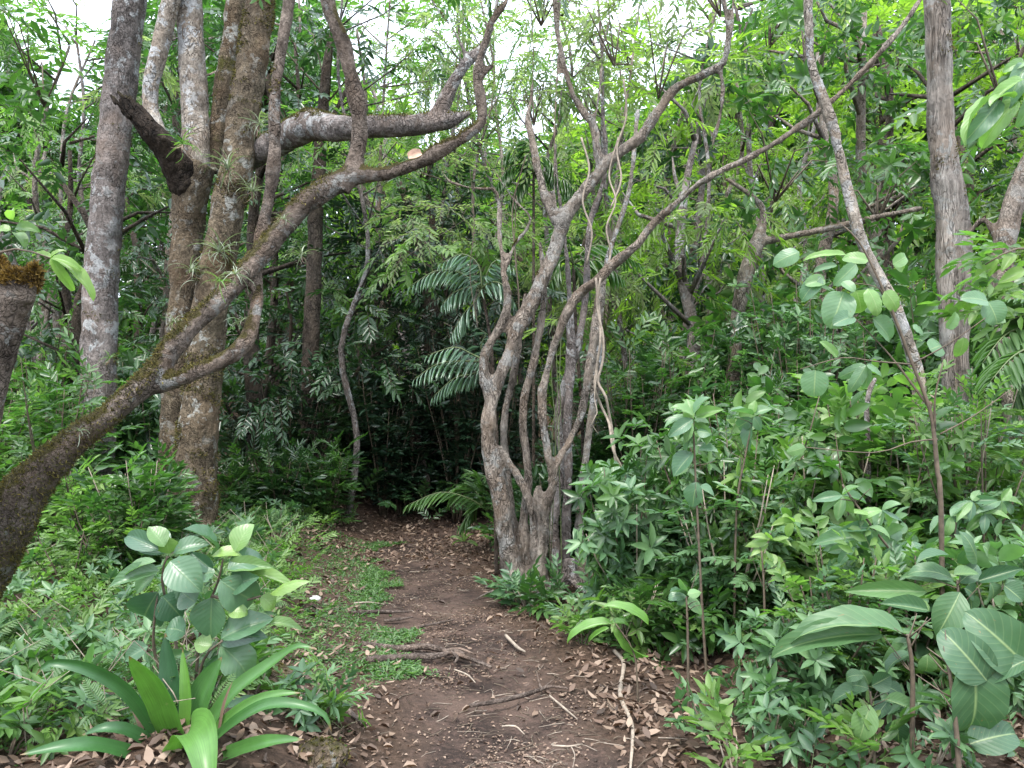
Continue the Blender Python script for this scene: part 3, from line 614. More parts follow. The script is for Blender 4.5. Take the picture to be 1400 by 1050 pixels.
    for c, r, dn_ in (((740, -30, 6.6), (.9, .8, .4), 6), ((985, -60, 6.5), (.9, .8, .5), 7), ((840, 20, 6.9), (.7, .6, .45), 7), ((1290, -120, 5.6), (.7, .6, .4), 8), ((730, 110, 7.0), (.28, .3, .4), 10), ((900, 60, 7.2), (.7, .6, .5), 7)):
        c = at(*c); P, D, s_, C = crown('fine', c, r, dn_ * 1.7, 1.0, .3); scatter_sprigs(g, 'fine', P, D, s_)
        for q in C[:12]: tube(g, [c - [0, 0, r[2]], (c + q) / 2, q], [.008, .005, .003], 4, 1)
    g.build('crown', [M['leaf_fine'], M['twig']], t, base)
many_stem()

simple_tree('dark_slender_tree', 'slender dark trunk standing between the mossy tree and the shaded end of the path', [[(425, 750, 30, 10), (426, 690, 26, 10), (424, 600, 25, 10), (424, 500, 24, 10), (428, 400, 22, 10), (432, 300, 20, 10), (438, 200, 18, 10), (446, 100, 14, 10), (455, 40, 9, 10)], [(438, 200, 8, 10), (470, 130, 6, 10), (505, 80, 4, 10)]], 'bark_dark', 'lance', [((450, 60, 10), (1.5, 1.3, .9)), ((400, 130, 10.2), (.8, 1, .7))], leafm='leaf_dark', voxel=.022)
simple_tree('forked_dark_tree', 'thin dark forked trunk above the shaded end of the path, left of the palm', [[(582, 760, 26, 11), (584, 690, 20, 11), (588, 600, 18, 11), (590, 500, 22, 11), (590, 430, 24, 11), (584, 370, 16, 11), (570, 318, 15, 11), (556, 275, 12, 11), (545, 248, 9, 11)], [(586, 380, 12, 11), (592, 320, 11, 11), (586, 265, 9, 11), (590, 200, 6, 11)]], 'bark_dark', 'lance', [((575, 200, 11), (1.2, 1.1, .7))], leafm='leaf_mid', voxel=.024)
simple_tree('thin_forked_tree', 'thin brown tree forking low with one long branch reaching right, right of centre', [[(990, 720, 24, 8.5), (992, 660, 18, 8.5), (996, 600, 17, 8.5), (1003, 520, 16, 8.5), (1008, 440, 18, 8.5), (1020, 375, 22, 8.5), (1034, 335, 20, 8.5), (1044, 292, 9, 8.5), (1030, 270, 8, 8.5), (992, 244, 6, 8.5)], [(1034, 332, 14, 8.5), (1083, 322, 10, 8.4), (1137, 311, 10, 8.3), (1191, 298, 9, 8.2), (1262, 284, 7, 8.1)], [(1004, 510, 10, 8.5), (1040, 495, 8, 8.4), (1090, 500, 6, 8.3)]], 'bark_stem', 'lance', [((1060, 215, 8.6), (1.1, .9, .6)), ((1200, 260, 8.3), (.7, .6, .4))], leafm='leaf_mid', voxel=.02)
simple_tree('fibrous_tree', 'stout tree with pale grey fibrous bark near the right edge', [[(1322, 800, 46, 6.5), (1318, 740, 34, 6.5), (1316, 690, 30, 6.5), (1313, 630, 30, 6.5), (1309, 560, 32, 6.5), (1305, 480, 37, 6.5), (1304, 400, 42, 6.5), (1304, 340, 44, 6.5), (1301, 290, 43, 6.5), (1292, 235, 38, 6.5), (1287, 180, 34, 6.5), (1285, 110, 33, 6.5), (1282, 30, 33, 6.5), (1278, -60, 31, 6.5), (1275, -160, 24, 6.5)]], 'bark_fibre', 'broad', [((1275, -190, 6.5), (1.1, 1.0, .6)), ((1370, 60, 7.4), (.7, .7, .7))], moss=1500, voxel=.015, disp=.014)
simple_tree('lichen_tree', 'thin leaning trunk blotched with white lichen, crossing the long dark branch at upper right', [[(1270, 740, 22, 5.5), (1267, 680, 19, 5.5), (1262, 620, 19, 5.5), (1257, 560, 20, 5.5), (1255, 515, 20, 5.5), (1242, 467, 18, 5.5), (1220, 412, 17, 5.5), (1199, 374, 16, 5.5), (1177, 327, 16, 5.5), (1166, 288, 16, 5.5), (1155, 244, 15, 5.5), (1145, 198, 14, 5.5), (1134, 158, 14, 5.5), (1122, 125, 13, 5.5), (1110, 90, 12, 5.5), (1106, 50, 14, 5.5), (1105, 0, 12, 5.5), (1100, -80, 10, 5.5)]], 'bark_pale', 'lance', [((1095, -120, 5.5), (.9, .8, .4))], voxel=.013)
simple_tree('edge_tree', 'leaning brown trunk cut off by the right edge of the photo', [[(1396, 790, 34, 6), (1392, 700, 26, 6), (1386, 580, 25, 6), (1375, 460, 26, 6), (1370, 370, 28, 6), (1378, 310, 29, 6), (1396, 255, 28, 6), (1425, 190, 27, 6), (1460, 100, 24, 6), (1490, -40, 20, 6)], [(1372, 340, 12, 6), (1345, 300, 9, 6.1), (1322, 325, 7, 6.2)]], 'bark_stem', 'broad', [((1480, 0, 6.2), (.9, .8, .6))], voxel=.015)

# ------------------------------------------------------------------ background trees
LAND = [(-200, 'beyond the left edge'), (60, 'at the far left edge'), (135, 'behind the speckled grey trunk'), (205, 'between the speckled trunk and the mossy tree'), (275, 'behind the mossy tree'), (350, 'just right of the mossy tree'), (425, 'behind the slender dark trunk'), (500, 'left of the shaded path end'), (590, 'above the shaded path end'), (660, 'behind the palm fronds'), (730, 'behind the many-stemmed tree'), (820, 'behind the hanging vines'), (900, 'right of the hanging vines'), (1000, 'behind the thin forked tree'), (1090, 'right of the thin forked tree'), (1180, 'behind the lichen-blotched trunk'), (1290, 'behind the fibrous trunk'), (1380, 'at the right edge'), (1700, 'beyond the right edge')]
def where(px): return min(LAND, key=lambda l: abs(l[0] - px))[1]
ORD = ['nearest', 'second nearest', 'third', 'fourth', 'fifth', 'sixth', 'seventh', 'eighth', 'ninth', 'tenth', 'eleventh', 'twelfth']
SKY_X = [-200, 0, 40, 80, 150, 200, 420, 480, 560, 700, 850, 960, 1040, 1120, 1600]; SKY_Y = [-60, 30, 120, 170, 140, 0, -20, 120, 215, 215, 160, 100, 30, -30, -60]
def skyline(px): return float(np.interp(px, SKY_X, SKY_Y))
used = {}
def bg_tree(px, Y, wood='bark_dark', kind='lance', leafm='leaf_mid', w=None, low=1.3, adj='slender', dens=None, rad=1.3, topy=None):
    x = (px - 700) * Y / F; base = np.array([x, Y, float(gz(x, Y))]); H = CH + (HZ - skyline(px) + R(-25, 25)) * Y / F; H = min(max(H - .25, 3.2), 15.5)
    if topy is not None: H = CH + (HZ - topy) * Y / F
    r0 = (w / 2 * Y / F) if w else R(.045, .10) * (1 + .03 * Y)
    wh = where(px); k = used.get(wh, 0); used[wh] = k + 1
    lab = f"{ORD[min(k, 11)]} background tree {wh}, {adj}, {'pale' if wood in ('bark_pale', 'bark_grey', 'bark_stem') else 'dark'} trunk"
    t = thing('forest_tree', lab, 'tree', base, 'trees of the forest behind')
    lean = rng.normal(0, .06, 2); n = 7; pts = []
    wob = rng.normal(0, .13, (n, 2)); wob[0] = 0
    for i in range(n):
        u = i / (n - 1); pts.append(base + [lean[0] * H * u + wob[i, 0] * (u > 0), lean[1] * H * u + wob[i, 1] * u, -.1 + (H - .4 - base[2]) * u])
    g = Geo(); seg = 10 if Y < 16 else 6
    T = tube(g, pts, r0 * np.linspace(1.15, .3, n), seg, 0, step=.25, namp=.2, nf=2.5)
    topz = H; z0 = base[2] + low; ch = max(topz - z0, 1.5)
    gl = Geo(); nb = max(2, int(ch / 1.6)); sc = 1.0 if Y < 14 else (1.15 if Y < 19 else 1.5)
    dn = (dens or 12) / sc ** 2
    kd = kind if Y < 19 else 'far'
    for i in range(nb):
        u = (i + .5) / nb; z = z0 + ch * u; p = np.array([np.interp(z, T[:, 2], T[:, 0]), np.interp(z, T[:, 2], T[:, 1]), z]); p = p + [R(-.5, .5), R(-.5, .5), 0]
        P, D, s_, C = crown(kd, p, (rad * R(.8, 1.2), rad * R(.8, 1.1), ch / nb * .62), dn, sc, .42)
        scatter_sprigs(gl, kd, P, D, s_)
        for q in C[:7]:
            zz = max(q[2] - R(.3, .9), z0 - .5); a = np.array([np.interp(zz, T[:, 2], T[:, 0]), np.interp(zz, T[:, 2], T[:, 1]), zz])
            tube(g, [a, (a + q) / 2 + [R(-.15, .15), R(-.1, .1), R(-.1, .2)], q], [r0 * .32, r0 * .22, r0 * .08], 4, 0)
    g.build('trunk', M[wood], t, base); gl.build('crown', [M[leafm], M['twig']], t, base)
    return t
woods = ['bark_dark', 'bark_stem', 'bark_grey', 'bark_dark']
def forest():
    rows = [(9.6, 2.3), (11.3, 2.3), (13.3, 2.3), (15.8, 2.5), (19, 2.9), (23, 3.3), (28, 3.9)]
    for ri, (Y, spc) in enumerate(rows):
        X = -0.72 * Y - .6
        while X < .72 * Y + 1:
            x = X + R(-.5, .5); y = Y + R(-.7, .7); px = 700 + x * F / y; X += spc
            if y < 10.2 and abs(x - pathx(y)) < 1.0: continue
            if Y < 10.5 and 480 < px < 900: continue
            if Y < 14.5 and 430 < px < 690: continue
            low = 1.3
            if 440 < px < 680: low = 1.0
            kind = ['lance', 'broad', 'nar', 'whorl', 'lance', 'fine'][int(rng.integers(0, 6))]
            lm = ['leaf_mid', 'leaf_dark', 'leaf_mid', 'leaf_light', 'leaf_dark'][int(rng.integers(0, 5))]
            if px < 420 and lm == 'leaf_light': lm = 'leaf_mid'
            if (lm != 'leaf_dark' or rng.uniform() < .4) and Y > 12 and px > 440 or (lm == 'leaf_light'): lm = 'leaf_backlit'
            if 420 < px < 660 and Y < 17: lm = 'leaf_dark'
            if 460 < px < 1000 and Y > 18: lm = 'leaf_backlit'
            if px > 1000 and Y < 12: kind, lm = ('whorl', 'broad')[int(rng.integers(0, 2))], ('leaf_mid', 'leaf_backlit')[int(rng.integers(0, 2))]
            adj = {'leaf_backlit': 'tinted backlit yellow-green', 'leaf_mid': 'leafy', 'leaf_dark': 'leaves darkened for shade', 'leaf_light': 'pale-leaved'}[lm]
            bg_tree(px, y, woods[int(rng.integers(0, 4))], kind, lm, adj=adj, low=low, dens=9 if Y < 14 else 11)
forest()
for k, (px, Y) in enumerate(((455, 10.3), (520, 11.4), (580, 10.4), (625, 11.8), (672, 10.7), (560, 13.0), (480, 13.5), (650, 13.6), (400, 11.6))):  # dense crowns added to darken the path end, with shade in their leaf colour
    bg_tree(px, Y, 'bark_dark', ('lance', 'nar', 'lance')[k % 3], 'leaf_shade' if k % 3 else 'leaf_dark', w=9, low=1.1 + .5 * (k % 2), adj='leaves darkened for shade', dens=15, rad=1.25, topy=345 - 30 * (k % 4))
# thin tall trees whose sparse backlit leaves veil the bright sky in the middle
for k, (px, Y, ty, w) in enumerate(((475, 9.5, -60, 9), (520, 12, 10, 10), (560, 15, 60, 14), (610, 13, 20, 9), (655, 17, 40, 12), (700, 12.5, -20, 8), (760, 11, -40, 9), (815, 14, 0, 10), (870, 10.5, -60, 9), (925, 13, -60, 12), (968, 9.8, -60, 9), (500, 11, -60, 8), (590, 11.5, -60, 8), (640, 10.4, -50, 7), (730, 13.5, -30, 9), (790, 10.2, -60, 7), (850, 12, -40, 8), (30, 13, -20, 9), (1040, 12, -60, 12), (60, 12, 20, 12), (105, 14, 10, 10))):
    bg_tree(px, Y, ['bark_grey', 'bark_stem'][k % 2], ['fine', 'lance', 'nar'][k % 3], ['leaf_fine', 'leaf_light'][k % 2], w=w, low=2.6 if Y < 13 else 4.0, adj='tall and sparse', dens=8, rad=1.3, topy=ty)
# far wood closing the view
def far_wood():
    g = Geo(); n = 15000
    th = rng.uniform(-.78, .78, n); r = rng.uniform(31, 40, n); x = np.sin(th) * r * 1.05; y = np.cos(th) * r
    px = 700 + x * F / y; top = CH + (HZ - np.interp(px, SKY_X, SKY_Y)) * y / F
    q = rng.uniform(0, 1, n); z = gz(x, y) + (top - gz(x, y)) * q + fbm(np.stack([x, y, z_ := q * 5], -1) * .4, 2) * 1.2
    P = np.stack([x, y, z], 1); D = rng.normal(0, 1, (n, 3)) * [1, 1, .5]; scatter_sprigs(g, 'far', P, D, rng.uniform(1.8, 3.0, n))
    for k in range(60):
        i = int(rng.integers(0, n)); p = np.array([x[i], y[i], float(gz(x[i], y[i]))]); tube(g, [p, p + [R(-.4, .4), 0, 5], p + [R(-1, 1), 0, 10]], [.16, .12, .06], 5, 1)
    o = g.build('far_wood', [M['leaf_mid'], M['bark_grey']]); stuff(o, 'far-off wood closing the view behind all the trees', 'wood')
far_wood()

# ------------------------------------------------------------------ shrubs
def shrub(x, y, H, kind, leafm, label, group=None, name='shrub', spread=.45, ns=5, per=9, sc=1.0, stem='twig'):
    base = np.array([x, y, float(gz(x, y))]); t = thing(name, label, 'shrub', base, group)
    g = Geo(); gl = Geo(); PP = []; DD = []
    for k in range(ns):
        a = R(0, 6.28); d = np.array([math.cos(a), math.sin(a), 0]) * spread * R(.3, 1); h = H * R(.7, 1.05)
        pts = np.array([base + d * .08 - [0, 0, .03], base + d * .4 + [0, 0, h * .4], base + d * .8 + [0, 0, h * .75], base + d + [0, 0, h]])
        T = tube(g, pts, np.array([.006, .005, .004, .002]) * (1 + H * .25), 5, 0, step=.15)
        for j in range(per):
            u = .12 + .88 * (j + R(0, 1)) / per; i = min(int(u * (len(T) - 1)), len(T) - 2); p = T[i] + (T[i + 1] - T[i]) * R(0, 1); an = R(0, 6.28)
            PP.append(p); DD.append([math.cos(an) + d[0], math.sin(an) + d[1], R(.1, .8) + (1.5 if j == per - 1 else 0)])
    n = len(PP); scatter_sprigs(gl, kind, np.array(PP), np.array(DD), rng.uniform(.75, 1.15, n) * sc, .25)
    g.build('stem', M[stem], t, base); gl.build('foliage', [M[leafm], M['twig_green']], t, base)
    return t

def fernplant(x, y, L, n, label, leafm='leaf_fern', group=None, name='fern', base=None):
    base = np.array([x, y, float(gz(x, y))]) if base is None else base; t = thing(name, label, 'fern', base, group); 
    a = np.arange(n) * 2.4 + R(0, 6); D = np.stack([np.cos(a), np.sin(a), rng.uniform(-.1, .5, n)], 1); v = rng.integers(0, 3, n); sc = rng.uniform(.75, 1.1, n) * L
    for k in range(n):
        g = Geo(); g.inst(FERN[v[k]], base[None], frames(D[k:k + 1]), sc[k:k + 1]); g.build('frond', [M[leafm], M['twig_green']], t, base)
    return t

# understory shrubs by zone: (px range, Y range, height range, count, kinds, materials, where words)
zones = [
 ((-60, 130), (6.2, 9), (1.2, 2.3), 9, ('lance', 'broad', 'nar'), ('leaf_mid', 'leaf_light'), 'behind the leaning trunk, left edge'),
 ((140, 250), (8.2, 9.6), (1.2, 2.2), 5, ('broad', 'whorl'), ('leaf_mid', 'leaf_dark'), 'between speckled trunk and mossy tree'),
 ((60, 240), (5.2, 6.8), (.5, .9), 7, ('lance', 'broad'), ('leaf_mid', 'leaf_light'), 'on the left bank before the mossy tree'),
 ((310, 460), (8.2, 9.4), (.45, .8), 10, ('nar', 'lance'), ('leaf_mid', 'leaf_dark'), 'right of the mossy trunk by the path'),
 ((320, 530), (9.6, 12), (1.0, 2.0), 10, ('lance', 'broad'), ('leaf_dark', 'leaf_shade'), 'in the shade left of the path end'),
 ((520, 700), (10, 12), (.8, 2.4), 14, ('lance', 'broad'), ('leaf_shade', 'leaf_shade'), 'in the dark gap at the path end'),
 ((830, 1000), (7.2, 9.5), (1.4, 2.1), 10, ('lance', 'nar', 'broad'), ('leaf_dark', 'leaf_mid'), 'between many-stemmed tree and thin forked tree'),
 ((1000, 1420), (6.8, 9.5), (1.8, 2.7), 16, ('lance', 'large', 'whorl', 'broad', 'whorl'), ('leaf_mid', 'leaf_blue', 'leaf_mid'), 'in the thicket behind the round-leaved sapling'),
 ((855, 1000), (5.2, 6.4), (.75, 1.2), 10, ('lance', 'whorl', 'broad'), ('leaf_blue', 'leaf_mid', 'leaf_blue'), 'right of the many-stemmed tree'),
 ((990, 1180), (4.8, 6.4), (1.0, 1.55), 13, ('lance', 'whorl', 'whorl', 'large'), ('leaf_blue', 'leaf_mid', 'leaf_blue', 'leaf_light'), 'in the thicket right of the whorled sapling'),
 ((1180, 1420), (4.6, 6.3), (1.15, 1.65), 12, ('whorl', 'large', 'lance'), ('leaf_blue', 'leaf_mid', 'leaf_light'), 'in the thicket at the right edge'),
 ((860, 1060), (4.3, 5.1), (.15, .42), 13, ('broad', 'lance', 'nar'), ('leaf_blue', 'leaf_mid', 'leaf_light'), 'low at the right edge of the path'),
 ((1060, 1400), (3.7, 4.6), (.4, .8), 13, ('whorl', 'large', 'lance', 'broad'), ('leaf_blue', 'leaf_blue', 'leaf_light'), 'in the lower right foreground'),
 ((300, 470), (3.1, 3.9), (.07, .2), 9, ('whorl', 'lance', 'broad'), ('leaf_mid', 'leaf_blue', 'leaf_light'), 'near the bromeliad by the path'),
 ((-40, 200), (2.9, 3.6), (.08, .22), 8, ('broad', 'whorl', 'lance'), ('leaf_mid', 'leaf_blue', 'leaf_light'), 'in the bottom left corner'),
 ((790, 960), (4.4, 6.0), (.08, .25), 12, ('broad', 'whorl', 'lance'), ('leaf_mid', 'leaf_blue', 'leaf_light'), 'along the right margin of the path'),
 ((930, 1330), (3.0, 3.7), (.10, .24), 9, ('whorl', 'broad'), ('leaf_light', 'leaf_blue'), 'on the leaf litter, bottom right'),
 ((690, 840), (7.0, 8.0), (.4, 1.1), 9, ('lance', 'broad'), ('leaf_dark', 'leaf_mid'), 'close behind the many-stemmed tree'),
 ((670, 800), (5.6, 6.3), (.08, .18), 6, ('broad', 'lance', 'nar'), ('leaf_mid', 'leaf_blue'), 'at the foot of the many-stemmed tree'),
]
KADJ = {'large': 'large-leaved', 'lance': 'slim-leaved', 'broad': 'broad-leaved', 'nar': 'narrow-leaved', 'whorl': 'star-whorled'}; MADJ = {'leaf_shade': 'shade-darkened', 'leaf_mid': 'green', 'leaf_dark': 'dark green', 'leaf_light': 'bright green', 'leaf_blue': 'grey-green'}
def understory():
    for (p0, p1), (y0, y1), (h0, h1), n, kinds, mats, wh in zones:
        pos = sorted([(p0 + (p1 - p0) * (k + R(.1, .9)) / n, R(y0, y1)) for k in range(n)])
        seq = {}
        for k, (px, y) in enumerate(pos):
            kd = kinds[(k + int(rng.integers(0, 2))) % len(kinds)]; m = mats[int(rng.integers(0, len(mats)))]; x = (px - 700) * y / F; H = R(h0, h1)
            if math.hypot(x + 1.2, y - 3.0) < .48 or math.hypot(x - .68, y - 4.3) < .5: continue
            if y < 9.5 and abs(x - pathx(y)) < (.5 if H < .3 else .85): continue
            key = (kd, m); c = seq.get(key, 0); seq[key] = c + 1
            o = ['', 'second ', 'third ', 'fourth ', 'fifth ', 'sixth ', 'seventh ', 'eighth ', 'ninth ', 'tenth ', 'eleventh ', 'twelfth '][min(c, 11)]
            shrub(x, y, H, kd, m, f"{o if c else 'leftmost '}{MADJ[m]} {KADJ[kd]} shrub {wh}", 'understory shrubs', spread=(.22 + .2 * H) if H > .3 else .14, ns=(5 + int(H * 4)) if H > .3 else 3, per=15 if H > .8 else (8 if H > .3 else 4), sc=R(.42, .62) if y < 4.0 else (R(.5, .75) if y < 6.7 else R(.65, .9)), stem='twig' if (y > 6.7 or R(0, 1) < .7) else 'twig_pale')
understory()

def ground_plants():
    # feathery fern carpet on the left bank
    g = Geo(); n = 1500; x = rng.uniform(-4.8, -.7, n); y = 3.0 + rng.uniform(0, 1, n) ** 1.2 * 5; d = pdist(x, y); w = (d < -1.25) & (fbm(np.stack([x, y, 0 * x], -1) * 1.3, 2) > -.3); x, y = x[w], y[w]; n = len(x)
    P = np.stack([x, y, gz(x, y) + rng.uniform(0, .18, n)], 1); a = rng.uniform(0, 6.28, n); D = np.stack([np.cos(a), np.sin(a), rng.uniform(-.1, 1.1, n)], 1); v = rng.integers(0, 3, n)
    for k in range(3): g.inst(FERN[k], P[v == k], frames(D[v == k], None, .35), rng.uniform(.07, .24, (v == k).sum()))
    for k in range(500):
        i = int(rng.integers(0, n)); q = P[i] * [1, 1, 0] + [0, 0, float(gz(P[i][0], P[i][1]))]; h = R(.12, .4); tube(g, [q, q + [R(-.08, .08), R(-.05, .05), h * .6], q + [R(-.2, .2), R(-.1, .1), h]], [.0035, .003, .0015], 4, 2, cap=False)
    o = g.build('fern_carpet', [M['leaf_fern'], M['twig_green'], M['twig_pale']]); stuff(o, 'feathery fern carpet covering the left bank beside the path', 'ferns')
    g = Geo(); n = 1300; x = rng.uniform(-5, -1.0, n); y = 3.0 + rng.uniform(0, 1, n) ** 1.2 * 6; w = (pdist(x, y) < -1.2) & (np.hypot(x + 1.25, y - 3.0) > .36) & (fbm(np.stack([x, y, 0 * x], -1) * 1.1 + 9, 2) > -.1); x, y = x[w], y[w]; n = len(x)
    a = rng.uniform(0, 6.28, n); scatter_sprigs(g, 'whorl', np.stack([x, y, gz(x, y) + rng.uniform(0, .2, n)], 1), np.stack([np.cos(a), np.sin(a), rng.uniform(.3, 2, n)], 1), rng.uniform(.3, .6, n), .4); o = g.build('weed_cover', [M['leaf_blue'], M['twig_green']]); stuff(o, 'small star-whorled weeds scattered over the left bank', 'undergrowth')
    # small broad-leaved seedlings both sides
    for nm, (xa, xb), cnt, kd, m, lab, s in (('herb_cover', (.75, 5.5), 1500, 'broad', 'leaf_blue', 'low leafy herbs covering the ground right of the path', .5), ('herb_cover', (-5, -1.0), 3000, 'lance', 'leaf_light', 'low leafy herbs among the ferns left of the path', .5), ('far_undergrowth', (-9, 9), 2600, 'lance', 'leaf_dark', 'dark undergrowth covering the forest floor beyond the path', 1.0)):
        g = Geo(); far = nm == 'far_undergrowth'; x = rng.uniform(xa, xb, cnt); y = rng.uniform(8.6, 17, cnt) if far else 3.0 + rng.uniform(0, 1, cnt) ** 1.2 * 6.2
        if far: x *= y / 10
        d = pdist(x, y); w = ((np.abs(d) > 1.1) | (y > 9.4)) if far else (np.abs(d) > .95)
        w &= True if far else (rng.uniform(0, 1, cnt) < .35 + .65 * sm(3.4, 5.2, y))
        w &= (rng.uniform(0, 1, cnt) < .25 + sm(.8, 1.8, np.abs(d))) | far; x, y = x[w], y[w]; n = len(x)
        P = np.stack([x, y, gz(x, y) + rng.uniform(0, .5 if far else .12, n)], 1); a = rng.uniform(0, 6.28, n); D = np.stack([np.cos(a), np.sin(a), rng.uniform(.2, 1.6, n)], 1)
        scatter_sprigs(g, kd, P, D, rng.uniform(.6, 1.2, n) * s, .4); o = g.build(nm, [M[m], M['twig_green']]); stuff(o, lab, 'undergrowth')
    # fine grassy green by the left path edge
    g = Geo(); n = 90000; y = 3.3 + rng.uniform(0, 1, n) ** 1.1 * 5.5; dd = -rng.uniform(.16, 1.9, n); x = pathx(y) + dd
    Pn = np.stack([x, y, 0 * x], -1); w = (fbm(Pn * 1.7 + 3, 3) + .8 * fbm(Pn * 6, 2) + rng.normal(0, .12, n)) > .75 - 1.15 * sm(.12, .7, -dd + .25 * fbm(Pn * 2.6 + 40, 2)) * sm(3.2, 4.6, y) + .5 * sm(1.3, 1.9, -dd); x, y = x[w], y[w]; n = len(x)
    P = np.stack([x, y, gz(x, y) - .01], 1); g.inst(leaf_lo(.3, .15, .35), P, frames(np.concatenate([rng.normal(0, 1, (n, 2)), rng.uniform(.1, 1, (n, 1))], 1)), rng.uniform(.012, .055, n) * rng.uniform(.6, 1, n), rng.uniform(-.5, .4, n))
    o = g.build('grass', M['leaf_fern']); stuff(o, 'short bright green grass and moss along the left edge of the path', 'grass')
ground_plants()

# ------------------------------------------------------------------ placed plants
def on_ground(px, py, dz=0.0):
    Y = 4.0
    for _ in range(40):
        p = at(px, py, Y); z = float(gz(p[0], p[1])); Yn = (CH - z) * F / max(py - HZ, 5); Y = Y + .5 * (min(Yn, 30) - Y)
    p = at(px, py, Y); p[2] = float(gz(p[0], p[1])) + dz; return p
def crop(cx, cy, ox, oy): return ox + cx / 2.7625, oy + cy / 2.7625
def ribbon(g, pts, w, up=(0, 0, 1), fold=.35, k=2, step=.03, mat=0, rnd=.5, prof=None, tw=0.0, ripple=0.0):
    """strap leaf along a 3-D curve, gutter-shaped, with thickness-free blade in several facets"""
    P = np.asarray(pts, float); Q = np.vstack([2 * P[0] - P[1], P, 2 * P[-1] - P[-2]]); C = []
    for i in range(len(P) - 1):
        n = max(2, int(np.linalg.norm(P[i + 1] - P[i]) / step))
        for t in np.arange(n) / n:
            a, b, c, d = Q[i:i + 4]; C.append(.5 * ((2 * b) + (-a + c) * t + (2 * a - 5 * b + 4 * c - d) * t * t + (-a + 3 * b - 3 * c + d) * t ** 3))
    C.append(P[-1]); C = np.array(C); n = len(C); u = np.linspace(0, 1, n); T = np.gradient(C, axis=0); T /= np.linalg.norm(T, axis=1, keepdims=True)
    U = np.tile(np.asarray(up, float), (n, 1)); Sd = np.cross(T, U); Sd /= np.linalg.norm(Sd, axis=1, keepdims=True) + 1e-9; N = np.cross(Sd, T)
    prof = prof or (lambda t: (1 - t ** 5) ** .8 * (.8 + .2 * np.sin(t * 3.1)))
    hw = w / 2 * np.maximum(prof(u), .02); vs = np.linspace(-1, 1, 2 * k + 1)
    V = C[:, None] + Sd[:, None] * (hw[:, None] * vs * math.cos(fold * .8))[..., None] + N[:, None] * (hw[:, None] * (vs ** 2 * fold) + ripple * w * np.sin(u * 24)[:, None] * np.abs(vs))[..., None]
    A = np.zeros((n, 2 * k + 1, 3)); A[..., 0] = rnd; A[..., 1] = u[:, None]; A[..., 2] = vs
    m = 2 * k + 1; i, j = np.meshgrid(np.arange(n - 1), np.arange(2 * k), indexing='ij'); a = (i * m + j).ravel()
    g.add(V.reshape(-1, 3), np.stack([a, a + 1, a + m + 1, a + m], 1), A.reshape(-1, 3), mat)
OV = lambda u: np.sin(math.pi * np.clip(u, 0, 1) ** .9) ** .65
OVATE = leaf_hi(.5, .22, .35, 11, OV, .012, 3, tipd=.5); ROUND = leaf_hi(.5, .12, .25, 11, lambda u: (np.sin(math.pi * u ** .8)) ** .5, .02, 3, tipd=.4); LONG = leaf_hi(.5, .2, .5, 16, lambda u: (np.sin(math.pi * u ** .75)) ** .6, .022, 4, tipd=.5)
VAR = {id(OVATE): [leaf_hi(.5, f, d, 11, lambda u, q=q: np.sin(math.pi * np.clip(u, 0, 1) ** (q * .92)) ** (.95 if q < 1 else .8), wv, 3, tipd=td) for f, d, q, wv, td in ((.22, .35, .9, .012, .5), (.4, .1, .8, .02, .2), (.1, .7, 1.0, .025, .8), (-.12, .3, .85, .015, .3), (.3, .55, .95, .03, -.3))],
       id(ROUND): [leaf_hi(.5, f, d, 11, lambda u: (np.sin(math.pi * u ** .8)) ** .5, wv, 3, tipd=.5) for f, d, wv in ((.12, .25, .02), (.3, .1, .03), (-.1, .4, .03))]}
def leaf_at(g, b, t, w, tpl=OVATE, nrm=None, rnd=None):
    vv = VAR.get(id(tpl))
    if vv: tpl = vv[int(rng.integers(0, len(vv)))]
    b, t = np.asarray(b, float), np.asarray(t, float); d = t - b; L = np.linalg.norm(d)
    up = np.array([0, -.55, .8]) if nrm is None else np.asarray(nrm, float); up = up + rng.normal(0, .25, 3)
    g.inst(tpl, b[None], frames(d[None], up[None]), np.array([[L, w / .5, L]]), np.array([rng.uniform(-.4, .4) if rnd is None else rnd]))
def leaf_children(t, L, Y, o, mats, tpl=OVATE, dY=.12, name='leaf', nrm=None, petiole=None):
    """L: (base cx,cy, tip cx,cy, width[, rnd]) in reading units of one close look at the photo"""
    for q in L:
        bx, by = crop(q[0], q[1], *o); tx, ty = crop(q[2], q[3], *o); y0 = Y + R(-.05, .05); y1 = y0 + R(-dY, dY * .4)
        g = Geo(); b = at(bx, by, y0); leaf_at(g, b, at(tx, ty, y1), wpx(q[4] / 2.7625, y0) * 1.12, tpl, nrm, q[5] if len(q) > 5 else None)
        if petiole is not None: tube(g, [petiole(b), b, b + (at(tx, ty, y1) - b) * .08], [.003, .0028, .002], 5, 1)
        g.build(name, [M[mats], M['twig_green']], t, np.array(t.location))

